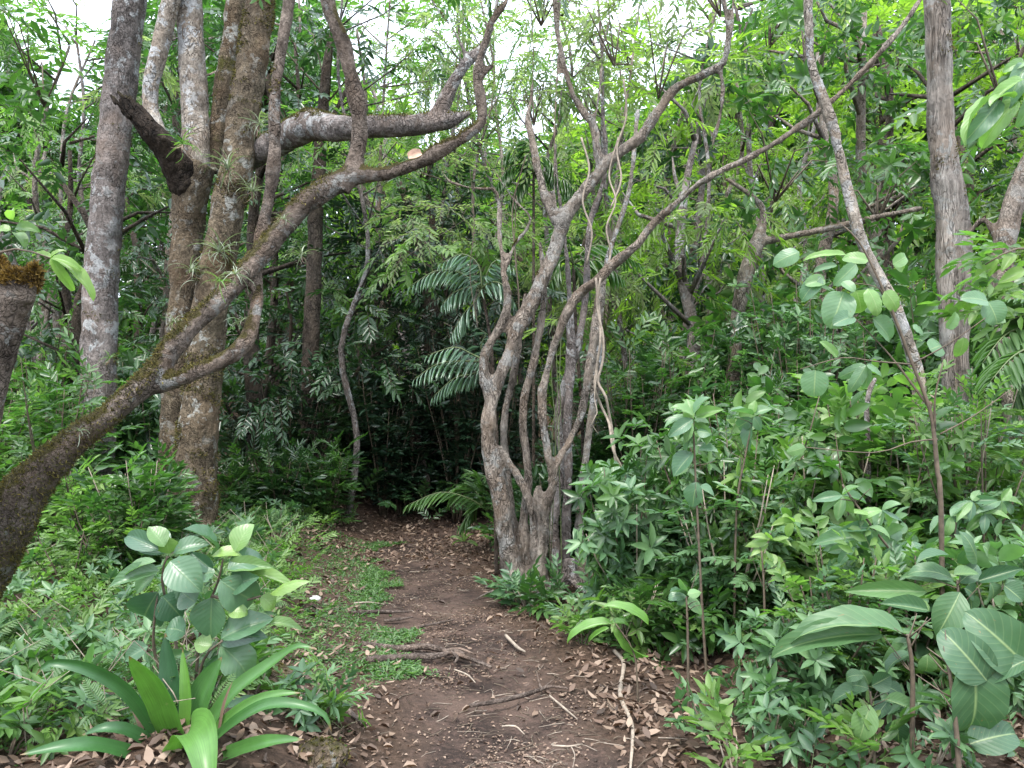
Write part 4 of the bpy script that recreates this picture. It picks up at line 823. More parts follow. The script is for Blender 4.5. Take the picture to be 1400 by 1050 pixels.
# --- strap-leaved bromeliad in the foreground
def bromeliad():
    Y = 3.05; o = (0, 670); c = at(*crop(690, 930, *o), Y); base = ground_under(c); base[2] = min(base[2], c[2])
    t = thing('bromeliad', 'large bromeliad with arching bright green strap leaves at the bottom left', 'bromeliad', base)
    L = [([(600, 940, 0), (520, 800, -.1), (420, 712, -.15), (300, 665, -.2), (185, 655, -.22), (135, 700, -.22)], 52, .35), ([(680, 920, 0), (620, 790, -.12), (560, 695, -.2), (487, 628, -.28)], 112, .85), ([(665, 900, .05), (650, 720, .08), (625, 540, .1)], 84, .1),
         ([(710, 920, .05), (765, 770, .08), (838, 630, .1)], 92, .55), ([(760, 930, 0), (870, 780, 0), (985, 685, .0), (1070, 625, 0), (1130, 590, -.02), (1195, 602, -.02)], 58, .6), ([(775, 945, -.02), (900, 845, -.08), (1030, 778, -.12), (1135, 766, -.12)], 56, .7),
         ([(790, 965, -.05), (900, 872, -.15), (1020, 812, -.2), (1140, 815, -.22), (1225, 850, -.22), (1252, 912, -.22)], 48, .5), ([(800, 1040, -.1), (950, 972, -.25), (1050, 948, -.3), (1148, 942, -.32)], 62, .6), ([(580, 1050, -.05), (430, 985, -.2), (280, 968, -.3), (75, 1000, -.35)], 62, .45),
         ([(600, 930, .08), (560, 830, .12), (535, 745, .15)], 62, .05), ([(700, 900, .02), (706, 780, .02), (690, 600, .05)], 46, .95), ([(700, 1010, -.05), (700, 935, -.2), (735, 905, -.3), (765, 960, -.42), (785, 1090, -.5), (795, 1180, -.5)], 128, .8),
         ([(620, 960, 0), (640, 1010, -.1), (650, 1080, -.15)], 90, .2), ([(640, 930, .1), (480, 830, .2), (380, 790, .3), (300, 800, .35)], 50, .15), ([(740, 930, .1), (860, 830, .25), (960, 790, .35), (1040, 810, .4)], 48, .25), ([(600, 980, 0), (500, 920, -.1), (400, 900, -.15), (310, 925, -.15)], 50, .3), ([(720, 900, .1), (780, 700, .2), (860, 600, .25)], 50, .4), ([(740, 900, .1), (700, 830, .12), (700, 760, .15)], 40, .8)]
    for pts, w, rnd in L:
        g = Geo(); P = [at(*crop(a, b, *o), Y + dy) for a, b, dy in pts]; P[0] = P[0] + (c - P[0]) * .4 - [0, 0, .05]
        vert = abs(P[-1][0] - P[0][0]) < 1.15 * abs(P[-1][2] - P[0][2]) and P[-1][2] > P[0][2] + .1
        ribbon(g, P, wpx(w / 2.7625, Y) * 1.2, (-.15, -1, .25) if vert else (0, -.6, .8), .45, 3, prof=lambda t_: (1 - t_ ** 4) ** .75 * (.78 + .22 * np.sin(t_ * 3.1)), ripple=.012, rnd=rnd); g.build('leaf', M['leaf_brom'], t, base)
    for pts, w in (([(470, 1000), (600, 935), (700, 900), (810, 850)], 14), ([(545, 935), (520, 860), (480, 780)], 20), ([(560, 960), (460, 900), (400, 860)], 22), ([(830, 900), (850, 800), (880, 720)], 16), ([(300, 945), (360, 960), (560, 1000)], 20), ([(80, 1015), (250, 1015), (420, 1020)], 10)):
        g = Geo(); ribbon(g, [at(*crop(a, b, *o), Y - .05) for a, b in pts], wpx(w / 2.7625, Y), (0, -.5, .8), .6, 1); g.build('dry_leaf', M['litter'], t, base)
bromeliad()

def broad_leaf_shrub():
    Y = 3.25; o = (0, 670); P = lambda a, b, dy=0: at(*crop(a, b, *o), Y + dy); base = ground_under(P(710, 760, .05))
    t = thing('broad_leaved_shrub', 'shrub of large dull blue-green oval leaves rising directly behind the bromeliad', 'shrub', base)
    g = Geo()
    for l in ([(700, 800, .05), (660, 560, .05), (612, 340, .02), (632, 250, 0)], [(715, 800, .05), (770, 640, .0), (840, 570, -.05)], [(705, 800, .05), (760, 520, .05), (822, 350, .02), (842, 262, 0)], [(690, 800, .05), (590, 640, .05), (584, 480, 0), (598, 390, 0)], [(800, 400, 0), (900, 420, 0), (985, 400, 0)]):
        pts = [P(*q) for q in l]; pts[0] = base + [R(-.03, .03), 0, -.02] if l[0][1] == 800 else pts[0]; tube(g, pts, np.linspace(.008, .004, len(pts)), 6, 0, step=.04)
    g.build('stem', M['twig'], t, base)
    L = [(625, 240, 540, 140, 95, -.2), (640, 240, 622, 185, 60, .35), (655, 240, 765, 180, 62, -.1), (600, 225, 450, 155, 60, -.4), (640, 270, 742, 362, 104, -.1), (605, 305, 418, 352, 62, 0), (590, 315, 508, 385, 62, 0), (590, 270, 440, 302, 50, .1), (620, 215, 575, 130, 60, .2),
         (825, 225, 752, 112, 78, -.2), (890, 232, 928, 122, 84, .3), (800, 252, 908, 190, 46, .5), (860, 300, 982, 212, 84, -.15), (870, 318, 1115, 312, 44, .4), (1020, 392, 1135, 320, 46, .45), (830, 340, 968, 445, 112, -.1), (805, 305, 720, 238, 46, -.4), (845, 300, 992, 262, 50, .2), (985, 400, 1045, 442, 60, .4),
         (595, 385, 488, 555, 118, -.4), (612, 400, 695, 485, 100, -.45), (800, 405, 792, 558, 104, -.15), (835, 562, 992, 464, 86, -.1), (832, 588, 975, 692, 112, 0), (835, 575, 970, 530, 70, -.4), (800, 585, 735, 575, 60, .3), (740, 425, 680, 385, 80, -.3), (720, 612, 575, 652, 46, 0), (860, 465, 922, 440, 50, .4), (700, 540, 640, 500, 90, -.3), (1000, 505, 1135, 495, 36, .3), (760, 320, 800, 300, 80, -.1), (650, 330, 700, 400, 70, -.3), (560, 590, 470, 640, 60, -.2), (880, 360, 960, 330, 70, -.3)]
    leaf_children(t, [(a, b, c_ + (c_ - a) * .08, d + (d - b) * .08, w * 1.18, r) for a, b, c_, d, w, r in L], Y, o, 'leaf_bigb', OVATE, .10, nrm=(0, -.62, .75))
M['leaf_bigb'] = leaf_mat('leaf_bigb', (.035, .095, .05), (.08, .165, .08), (.17, .28, .06), .36, .24, vein=.12, spec=.65)  # blue-grey sky sheen put into the base colour
broad_leaf_shrub()

def round_leaf_sapling():
    Y = 3.7; o = (920, 340); P = lambda a, b, dy=0: at(*crop(a, b, *o), Y + dy); foot = at(1290, 800, 3.8); base = ground_under(foot)
    t = thing('round_leaved_sapling', 'spindly sapling with big round quilted leaves in front of the fibrous tree', 'sapling', base)
    g = Geo()
    for l, r in (([(1010, 1200, 0), (1012, 960, 0), (1000, 850, 0), (985, 690, 0), (968, 600, 0), (905, 435, 0), (832, 245, 0), (762, 85, 0), (700, -30, 0), (640, -90, 0)], (.013, .0035)), ([(905, 435, 0), (1040, 360, -.05), (1180, 262, -.1)], (.004, .002)), ([(905, 437, 0), (760, 425, 0), (640, 412, -.05), (480, 455, -.05)], (.004, .002)), ([(968, 600, 0), (850, 440, .05), (800, 380, .05), (680, 255, .05)], (.006, .002)), ([(990, 690, 0), (990, 560, -.03), (1020, 430, -.05)], (.006, .003)), ([(1000, 720, 0), (900, 730, 0), (760, 770, 0), (500, 750, -.05)], (.004, .002)), ([(1010, 700, 0), (1130, 635, 0), (1280, 530, 0)], (.004, .002)), ([(832, 245, 0), (780, 150, 0), (640, 125, 0)], (.003, .002))):
        pts = [P(*q) for q in l]
        if l[0][1] == 1200: pts[0] = base - [0, 0, .03]
        tube(g, pts, np.linspace(r[0], r[1], len(pts)), 6, 0, step=.05, namp=.15, nf=20)
    g.build('stem', M['twig'], t, base)
    L = [(478, 12, 375, 48, 62, 0), (645, 162, 602, 292, 108, 0), (538, 458, 532, 562, 90, 0), (756, 265, 838, 345, 84, 0), (692, 158, 725, 255, 90, .5), (735, 150, 800, 245, 60, .45), (800, 160, 872, 235, 62, .5), (905, 290, 967, 312, 42, 0), (830, 40, 888, 82, 44, .45), (620, 62, 528, 72, 30, 0), (692, 58, 615, 135, 50, 0), (655, 22, 495, 12, 30, .5), (740, 45, 640, 22, 50, .4), (970, 382, 1042, 350, 72, 0), (1190, 200, 1242, 285, 92, 0), (1190, 200, 1108, 170, 60, 0), (1098, 335, 1092, 425, 52, .5), (730, 440, 618, 492, 42, 0), (730, 440, 668, 545, 46, 0), (732, 440, 742, 550, 40, 0), (732, 438, 812, 462, 40, 0), (560, 105, 478, 190, 60, -.3), (575, 120, 500, 130, 50, .2), (640, 125, 690, 150, 40, .1), (830, 60, 900, 20, 46, .3), (620, 410, 560, 345, 30, .3), (1180, 262, 1290, 240, 50, .4), (680, 255, 610, 280, 60, -.2), (740, 215, 780, 230, 60, -.1), (1030, 300, 1080, 240, 50, .2), (500, 750, 440, 770, 40, .2)]
    leaf_children(t, L, Y, o, 'leaf_bigp', ROUND, .06, nrm=(0, -.85, .5))
    for q in ((755, 70), (745, 105), (975, 590), (980, 560), (985, 620), (965, 575)):
        g = Geo(); leaf_at(g, P(*q), P(*q) + rng.normal(0, .02, 3), .03); g.build('dead_leaf', M['litter'], t, base)
round_leaf_sapling()

def whorl_sapling(name, label, stem, Y, o, L, mat='leaf_bigp', tpl=OVATE, r=.008, nrm=(0, -.5, .8), cat='sapling', dY=.08, stemm='twig'):
    pts = [at(*crop(a, b, *o), Y) for a, b in stem]; base = ground_under(pts[0]); pts[0] = base - [0, 0, .02]
    t = thing(name, label, cat, base); g = Geo(); tube(g, pts, np.linspace(r, r * .5, len(pts)), 6, 0, step=.05, namp=.1, nf=20); C_ = np.array(pts)
    for k in range(7):
        i = int(R(1, len(C_) - 1)); u = R(0, 1); p = C_[i] * (1 - u) + C_[min(i + 1, len(C_) - 1)] * u; d = rng.normal(0, 1, 3) * [1, 1, .3] + [0, 0, .7]; d /= np.linalg.norm(d); tube(g, [p, p + d * R(.02, .07), p + d * R(.08, .16) + [0, 0, R(-.02, .03)]], [r * .35, r * .25, r * .12], 4, 0)
    g.build('stem', M[stemm], t, base)
    leaf_children(t, L, Y, o, mat, tpl, dY, nrm=nrm); return t
o6, o9, o8, o5 = (920, 340), (920, 670), (440, 670), (440, 340)
whorl_sapling('whorled_sapling', 'slim sapling topped by a whorl of big pale leaves, right of hanging vines', [(130, 1500), (110, 1350), (95, 1050), (85, 850), (78, 700), (72, 640)], 4.3, o6,
    [(75, 645, -15, 700, 50), (75, 640, -40, 640, 45), (78, 630, 5, 575, 45), (80, 625, 112, 545, 50), (85, 635, 190, 602, 42), (85, 655, 172, 712, 52), (78, 640, 40, 600, 45, .5), (75, 660, 20, 735, 50), (80, 650, 140, 640, 45), (75, 770, -5, 858, 74, -.4), (92, 880, 62, 980, 68, -.3), (95, 760, 170, 760, 50, -.3), (90, 690, 150, 690, 50), (72, 625, 55, 560, 40, .3), (78, 700, 5, 770, 45, -.2), (100, 900, 160, 930, 50, -.2)])
whorl_sapling('whorled_sapling', 'second slim sapling with paired big pale leaves, close right of the whorled one', [(230, 1300), (240, 1000), (270, 800), (305, 640)], 4.6, o6, [(305, 630, 215, 602, 46), (308, 625, 375, 600, 44), (300, 640, 225, 690, 50, -.3), (305, 635, 350, 690, 44), (300, 650, 260, 760, 50, -.4), (306, 625, 300, 570, 36, .4)])
whorl_sapling('star_leaved_seedling', 'seedling with one star of five pale oval leaves low beside the path thicket', [(60, 640), (55, 500), (50, 402)], 3.95, o9, [(50, 400, -10, 385, 42), (50, 398, 42, 312, 40), (55, 395, 112, 378, 36), (55, 402, 126, 465, 52), (45, 405, 5, 430, 34), (50, 400, 0, 350, 36)])
whorl_sapling('bright_seedling', 'bright yellow-green whorled seedling at centre right above the dark thicket', [(350, 700), (345, 400), (335, 230)], 4.1, o9, [(360, 190, 265, 205, 30, .6), (365, 190, 300, 160, 30, .6), (370, 185, 360, 140, 26, .6), (375, 190, 450, 205, 36, .6), (375, 185, 430, 165, 30, .6), (370, 240, 325, 305, 36, .6), (395, 250, 462, 325, 52, .7), (375, 240, 375, 290, 36, .6), (360, 200, 290, 230, 30, .5), (455, 120, 370, 130, 32, .6), (455, 115, 520, 90, 36, .6), (455, 120, 425, 80, 34, .6), (460, 125, 520, 200, 40, .5), (455, 125, 420, 180, 34, .5)], 'leaf_light')
whorl_sapling('giant_leaved_plant', 'plant with two huge glossy horizontal leaves, brown-torn, at the lower right', [(900, 1050), (905, 700), (885, 545)], 3.1, o9, [(880, 545, 462, 402, 112, .1), (790, 545, 372, 530, 100, .1), (905, 620, 780, 640, 60, -.2)], 'leaf_big', LONG, .012, (0, -.45, .9), 'giant-leaved plant')
whorl_sapling('giant_leaved_plant', 'plant with huge dull hanging leaves in the bottom right corner', [(1090, 1150), (1070, 900), (1040, 650)], 2.9, o9, [(1130, 640, 1195, 1000, 195, -.1), (1185, 720, 1040, 530, 150, -.2), (1340, 670, 1165, 480, 180, -.1), (1120, 960, 1330, 890, 120, -.3), (1340, 640, 1190, 700, 60, -.1)], 'leaf_big', LONG, .012, (0, -.9, .4), 'giant-leaved plant')
whorl_sapling('oval_leaved_shrub', 'shrub of dull oval leaves above the hanging giant leaves at the right edge', [(1100, 1150), (1090, 700), (1075, 340)], 3.25, o9, [(1060, 340, 940, 248, 70), (1150, 275, 1128, 150, 104), (1150, 345, 1326, 290, 52), (1085, 385, 1005, 555, 112), (960, 385, 680, 368, 62, .3), (965, 455, 785, 420, 60), (1080, 350, 1180, 270, 60), (1100, 370, 1165, 400, 60), (1120, 390, 1135, 470, 50, -.2), (1170, 210, 1225, 240, 60, .2), (1060, 320, 1160, 310, 50), (1200, 350, 1250, 450, 90), (1250, 360, 1330, 420, 80, -.2), (1060, 340, 870, 300, 60), (1060, 260, 930, 215, 60, -.2)], 'leaf_big', OVATE, .01, (0, -.7, .6), 'shrub')
whorl_sapling('oval_leaved_shrub', 'low shrub of broad pointed leaves with one bright hanging leaf, bottom right', [(760, 1150), (760, 950), (745, 760)], 3.2, o9, [(745, 810, 700, 958, 84, .5), (735, 745, 580, 772, 62, 0), (800, 790, 936, 832, 58, .2), (845, 870, 855, 985, 80, -.4), (750, 740, 830, 700, 70, -.2), (740, 735, 720, 680, 50, .2), (800, 740, 870, 760, 60, -.2), (720, 700, 640, 690, 50, .1), (960, 620, 968, 712, 62, .3), (900, 570, 795, 590, 60, .1), (900, 600, 790, 650, 64, .2), (740, 750, 660, 720, 50, 0), (810, 800, 760, 850, 60, -.3), (930, 545, 860, 520, 50, .1)], 'leaf_big', OVATE, .008, (0, -.6, .7), 'shrub')
whorl_sapling('lobed_leaved_shrub', 'pale shrub with deeply lobed hand-like leaves in the right thicket', [(900, 900), (890, 540), (840, 270), (760, 150), (640, -20)], 3.8, o9, [(x, y, x + dx, y + dy, 38) for x, y in ((640, 20), (790, 75), (690, 215), (880, 230), (740, 140)) for dx, dy in ((-110, 10), (-85, 70), (-20, 90), (50, 80), (100, 25), (60, -40))] + [(720, 180, 520, 172, 58, 0), (730, 80, 690, 70, 50, .6), (870, 270, 800, 280, 40)], 'leaf_bigp', OVATE, .009, (0, -.6, .75), 'shrub')
whorl_sapling('lobed_leaved_shrub', 'second shrub with hand-like lobed leaves, close to the fibrous trunk', [(1030, 700), (1040, 400), (1070, 120)], 4.2, o9, [(x, y, x + dx, y + dy, 32) for x, y in ((1050, 100), (1180, 90), (1240, 40), (1130, 40)) for dx, dy in ((-95, 20), (-70, 60), (0, 75), (70, 45), (100, -5), (40, -50))], 'leaf_bigp', OVATE, .009, (0, -.6, .75), 'shrub')
whorl_sapling('yellow_palm_seedling', 'yellow-green palm seedling with four strap blades beside the path', [(1195, 760), (1180, 620), (1110, 505)], 4.1, o8, [(1100, 505, 900, 508, 46, .9), (1110, 500, 1192, 690, 40, .9), (1095, 500, 1175, 490, 34, .6), (1235, 512, 1100, 378, 50, .9), (1085, 520, 985, 560, 18, .6)], 'leaf_brom', LONG, .006, (0, -.4, .9), 'palm seedling')
whorl_sapling('pleated_palm_seedling', 'palm seedling with one wide pleated pale leaf right of the many-stemmed tree', [(1110, 1150), (1095, 1000), (1085, 940)], 6.0, o5, [(1080, 945, 1003, 805, 62, 0), (1082, 945, 1045, 775, 56, .1), (1086, 942, 1112, 768, 62, 0), (1095, 945, 1180, 800, 70, -.4)], 'leaf_bigp', LONG, .012, (0, -.9, .3), 'palm seedling')
whorl_sapling('strap_leaved_clump', 'small clump of pale strap leaves on litter at the end of the path', [(540, 215), (538, 205), (536, 195)], 8.6, o8, [(535, 195, 490, 160, 14, .8), (538, 195, 520, 125, 12, .8), (540, 195, 560, 150, 12, .7), (545, 195, 598, 200, 16, .8), (530, 195, 485, 190, 10, .6), (542, 195, 540, 130, 12, .7)], 'leaf_light', LONG, .006, (0, -.4, .9), 'herb')

# --- branches of large leaves reaching in from the sides
def side_branch(name, label, pts, L, Y, o, mat, tpl=OVATE, nrm=(0, -.6, .7), extra=None, r=.009):
    P = [at(*crop(a, b, *o), Y) for a, b in pts]; base = ground_under(P[0]); P = [base - [0, 0, .03], (base + P[0]) / 2 + [.05, 0, 0]] + P
    t = thing(name, label, 'sapling', base); g = Geo(); tube(g, P, np.linspace(r * 1.5, r * .4, len(P)), 6, 0, step=.06, namp=.1, nf=12); g.build('stem', M['twig'], t, base)
    leaf_children(t, L, Y, o, mat, tpl, .1, nrm=nrm)
    if extra:
        g = Geo(); q = [at(*crop(a, b, *o), Y + R(-.2, .3)) for a, b in extra]; n = len(q); scatter_sprigs(g, 'broad', np.array(q), np.stack([rng.uniform(-1, -.2, n), rng.normal(0, .4, n), rng.uniform(-.5, .3, n)], 1), np.full(n, .62)); g.build('foliage', [M['leaf_light'], M['twig_green']], t, base)
    return t
o3 = (920, 0)
side_branch('drooping_leaved_sapling', 'sapling with long drooping pale and green leaves at the upper right edge', [(1420, 900), (1400, 400), (1326, 225)], [(1235, 378, 1128, 522, 66, -.2), (1300, 375, 1150, 545, 70, .5), (1215, 365, 1030, 468, 34, .7), (1330, 240, 1282, 375, 66, -.2), (1330, 235, 1265, 245, 40, .3), (1290, 370, 1200, 330, 50, .5), (1326, 300, 1180, 350, 40, .6), (1380, 330, 1330, 460, 60, .1)], 3.9, o3, 'leaf_bigp', LONG)
side_branch('bright_leaved_sapling', 'sapling with hanging bright yellow-green pointed leaves at right edge, mid-height', [(1450, 900), (1440, 500), (1400, 60), (1300, 0), (1180, 60)], [(1210, 60, 1130, 110, 40, .6), (1230, 40, 1180, 100, 36, .7), (1290, 20, 1250, 60, 36, .6), (1310, 140, 1180, 160, 40, .6), (1300, 250, 1220, 210, 50, .4), (1330, 80, 1250, 110, 44, .5)], 3.95, o6, 'leaf_light', OVATE, extra=[(1290 + R(-120, 80), R(-30, 260)) for _ in range(26)])
side_branch('broken_trunk_sapling', 'sapling with bright palmate leaves beside the broken trunk at the left edge', [(-60, 1250), (-40, 1000), (60, 940), (190, 975)], [(195, 975, 375, 1052, 50, .6), (195, 975, 110, 930, 26, .6), (195, 975, 300, 985, 34, .5), (190, 975, 290, 1110, 34, .6), (190, 975, 230, 925, 24, .4), (60, 860, 125, 845, 40, -.2), (40, 870, -30, 850, 40, .3), (50, 830, 20, 760, 34, .5), (60, 880, 100, 900, 40, -.1)], 3.75, (0, 0), 'leaf_light', LONG)

# --- palms
def frond(t, pts, Y, o, leafL, base, mat='leaf_palm', n=26, hang=.55, w=.075, dy=0.0):
    P = np.array([at(*crop(a, b, *o), Y + dy * i) for i, (a, b) in enumerate(pts)]); g = Geo(); T = tube(g, P, np.linspace(.010, .003, len(P)), 4, 1, step=.05)
    m = len(T); tan = np.gradient(T, axis=0); tan /= np.linalg.norm(tan, axis=1, keepdims=True); side = np.cross(tan, [0, 0, 1.]); side /= np.linalg.norm(side, axis=1, keepdims=True)
    PP = []; D = []; sc = []; U = []
    for k in range(n):
        u = .14 + .86 * k / (n - 1); i = min(int(u * (m - 1)), m - 1)
        for s_ in (-1, 1):
            PP.append(T[i]); D.append(tan[i] * (.45 + .5 * u) + side[i] * s_ * .8 - np.array([0, 0, hang]) + rng.normal(0, .07, 3)); U.append(np.cross(side[i], tan[i]) + side[i] * s_ * .3); sc.append(leafL * math.sin(math.pi * (.12 + .8 * u)) ** .6 * R(.9, 1.1))
    g.inst(leaf_lo(w, .2, .28), np.array(PP), frames(np.array(D), np.array(U)), np.array(sc), rng.uniform(-.2, .2, len(PP))); g.build('frond', [M[mat], M['twig_green']], t, base)
def palm(name, label, Y, o, trunk, fr, leafL, mat='leaf_palm', hang=.55, r=.02, n=26, w=.075):
    P = [at(*crop(a, b, *o), Y) for a, b in trunk]; base = ground_under(P[0]); P = [base - [0, 0, .05]] + P[1:]; t = thing(name, label, 'palm', base)
    g = Geo(); tube(g, P, np.linspace(r, r * .7, len(P)), 8, 0, step=.08, namp=.08, nf=12); g.build('trunk', M['bark_dark'], t, base)
    c = trunk[-1]
    for k, f in enumerate(fr): frond(t, [c] + f, Y + R(-.15, .15), o, leafL, base, mat, n, hang, w, dy=R(-.06, .06))
palm('palm', 'palm with grey-green drooping fronds left of the many-stemmed tree, the taller one', 7.3, o5, [(660, 1050), (650, 600), (640, 380), (612, 190), (605, 150)],
     [[(590, 60), (530, 20), (450, 55)], [(520, 90), (430, 85), (335, 140)], [(640, 125), (690, 140), (726, 200)], [(560, 145), (500, 165), (455, 210)], [(580, 200), (540, 240), (488, 330)], [(640, 60), (680, 40), (720, 70)]], .21, hang=.85, n=34, w=.085)
palm('palm', 'lower palm with fronds arching left over the dark gap at the path end', 7.3, o5, [(680, 1050), (660, 700), (640, 500), (630, 430)],
     [[(560, 395), (500, 372), (400, 402)], [(540, 425), (440, 435), (350, 492)], [(580, 470), (500, 490), (420, 560)], [(600, 370), (620, 320), (590, 300)]], .20, hang=.8, n=32, w=.085)
palm('palm', 'dark palm crown high behind the many-stemmed tree', 8.8, (440, 0), [(800, 1900), (800, 1300), (800, 900), (800, 650)],
     [[(770, 570), (720, 560), (680, 600)], [(750, 620), (700, 640), (660, 700)], [(760, 680), (730, 720), (700, 790)], [(830, 590), (870, 620), (900, 690)], [(850, 650), (920, 680), (955, 720)], [(790, 560), (760, 530), (730, 540)]], .27, hang=.9, n=30, mat='leaf_mid')
palm('palm', 'green palm with fronds hanging under the dark branch right of the many-stemmed tree', 7.4, o5, [(990, 1100), (985, 700), (960, 300), (950, 60)],
     [[(1000, 0), (1080, -10), (1200, 60)], [(980, 40), (1060, 50), (1130, 110)], [(930, 30), (900, 50), (870, 120)], [(940, 10), (920, -40), (880, -60)], [(960, 80), (990, 120), (1010, 170)]], .24, mat='leaf_mid', hang=.6, w=.14, n=15)
palm('understory_palm', 'low palm with one bright frond reaching left over the path end', 8.3, o5, [(640, 1120), (632, 1050), (625, 990)],
     [[(560, 945), (450, 920), (330, 965)], [(560, 890), (520, 900), (480, 960)], [(600, 900), (580, 850), (550, 850)], [(600, 960), (560, 1000), (520, 1050)], [(640, 900), (620, 860), (600, 870)], [(680, 940), (720, 950), (760, 1000)]], .26, mat='leaf_fern', hang=.3, w=.1, n=20, r=.012)
palm('tree_fern', 'tree fern with yellow-green feathery fronds at the right edge', 5.0, o6, [(1420, 1200), (1430, 700), (1440, 330)],
     [[(1330, 300), (1250, 330), (1170, 430)], [(1330, 380), (1270, 420), (1200, 500)], [(1320, 250), (1260, 240), (1190, 270)], [(1360, 420), (1320, 500), (1290, 600)], [(1400, 240), (1340, 200), (1280, 190)], [(1500, 300), (1560, 350), (1600, 430)]], .26, mat='leaf_fern', hang=.15, w=.16, n=24)

# --- vines
def vine(label, lines, Y, r=.011, o=o5, name='hanging_vine', mat='twig_pale', ground=True):
    P0 = at(*crop(*lines[0][-1], *o), Y); base = ground_under(P0); t = thing(name, label, 'vine', base, 'vines hanging by the many-stemmed tree')
    for l in lines:
        g = Geo(); P = [at(*crop(a, b, *o), Y + R(-.06, .06)) for a, b in l]
        if ground: P.append(ground_under(P[-1] + [R(-.1, .1), 0, 0], -.02))
        tube(g, P, np.full(len(P), r) * R(.8, 1.1), 6, 0, step=.04, namp=.25, nf=9); g.build('strand', M[mat], t, base)
vine('twisted pale hanging vine dropping from the dark branch into the right thicket', [[(1035, 110), (1048, 250), (1052, 350), (1036, 460), (1032, 530), (1058, 600), (1085, 660), (1100, 760), (1140, 850), (1155, 980)], [(1052, 110), (1040, 220), (1062, 330), (1060, 430), (1042, 500), (1072, 560), (1088, 640), (1098, 700), (1108, 800)]], 6.15)
vine('thin straight vines hanging between the two right stems of the many-stemmed tree', [[(872, 330), (868, 500), (880, 640), (870, 720)], [(905, 300), (898, 480), (902, 620), (895, 700)], [(885, 360), (890, 560), (885, 690)]], 6.6, .004, mat='twig_green')
vine('pale tangled vine hanging behind the fork of the many-stemmed tree', [[(980, -420), (1010, -300), (985, -180), (1020, -60), (1000, 60)], [(1120, -420), (1085, -280), (1110, -180), (1075, -80), (1090, 20), (1060, 100)], [(1140, -640), (1150, -500), (1115, -380), (1130, -260), (1090, -150)]], 6.4, .008, ground=False)
vine('thin dark vines dangling left of the many-stemmed tree', [[(560, -300), (575, -100), (560, 100), (590, 300)], [(735, -200), (728, 0), (745, 180), (738, 340)]], 6.9, .004, ground=False, mat='twig')
vine('thin loose vine looping down left of the hanging twisted vine', [[(1040, 460), (1030, 560), (1040, 620), (1020, 660), (1045, 700)]], 6.1, .004, ground=False)
vine('long pale vine dangling in the gap above the many-stemmed tree', [[(770, -350), (720, -150), (735, 60), (745, 260), (735, 380)]], 7.0, .006, (440, 340), ground=False, mat='twig')

# --- short grey snapped sapling in the thicket
t, _ = simple_tree('snapped_sapling', 'short pale snapped sapling standing in the thicket left of the lichen trunk', [[(1187, 720, 9, 5.0), (1187, 650, 8, 5.0), (1186, 590, 8, 5.0), (1185, 555, 7, 5.0), (1190, 530, 7, 5.0), (1197, 517, 5, 5.0)]], 'bark_grey', flare=0, cat='sapling', voxel=.008, disp=.003)

# --- epiphytes
def epi():
    for cx, cy, Y, s_, n, lab in ((250, 190, 7.2, .26, 12, 'bright strap-leaved fern tuft in the crotch above the dark broken stub'),): airplant(None, at(cx, cy, Y) - [0, 0, .05], s_, n, lab, 'leaf_light', .1, name='bird_nest_fern')
    for (cx, cy, Y, s_, n, lab, m) in ((312, 232, 7.1, .26, 14, 'silvery air plant high on the mossy trunk near the big bough', 'leaf_air'), (300, 345, 7.1, .28, 16, 'silvery air plant mid-height on the mossy trunk', 'leaf_air'), (345, 262, 6.9, .22, 14, 'silvery air plant where the thin limb passes the mossy trunk', 'leaf_air'), (262, 372, 7.3, .24, 14, 'silvery air plant on the rear trunk of the mossy tree', 'leaf_air'),
        (388, 300, 4.75, .12, 12, 'small silvery air plant high on the leaning trunk', 'leaf_air'), (412, 350, 4.8, .16, 14, 'silvery air plant hanging under the leaning trunk', 'leaf_air'), (300, 385, 4.55, .12, 10, 'small green air plant on top of the leaning trunk', 'leaf_light'), (322, 375, 4.6, .11, 14, 'tufted air plant beside the green one on the leaning trunk', 'leaf_air'), (238, 440, 4.5, .10, 12, 'small air plant low on the leaning trunk above its fork', 'leaf_air'),
        (150, 490, 4.5, .09, 8, 'tiny leafy sprout on the leaning trunk left of its fork', 'leaf_light'), (330, 440, 4.75, .09, 10, 'tiny air plant on the lower limb of the leaning tree', 'leaf_air'), (108, 590, 4.2, .09, 9, 'pale air plant on the mossy lower part of the leaning trunk', 'leaf_air'), (355, 170, 7.1, .2, 12, 'silvery air plant on the mossy trunk above the big bough', 'leaf_air'), (1225, 415, 5.35, .10, 8, 'tiny air plant on the lichen-blotched trunk', 'leaf_air')):
        airplant(None, at(cx, cy, Y), s_ * 1.15 * R(.75, 1.25), int(n * 1.5), lab, m, .06)
epi()

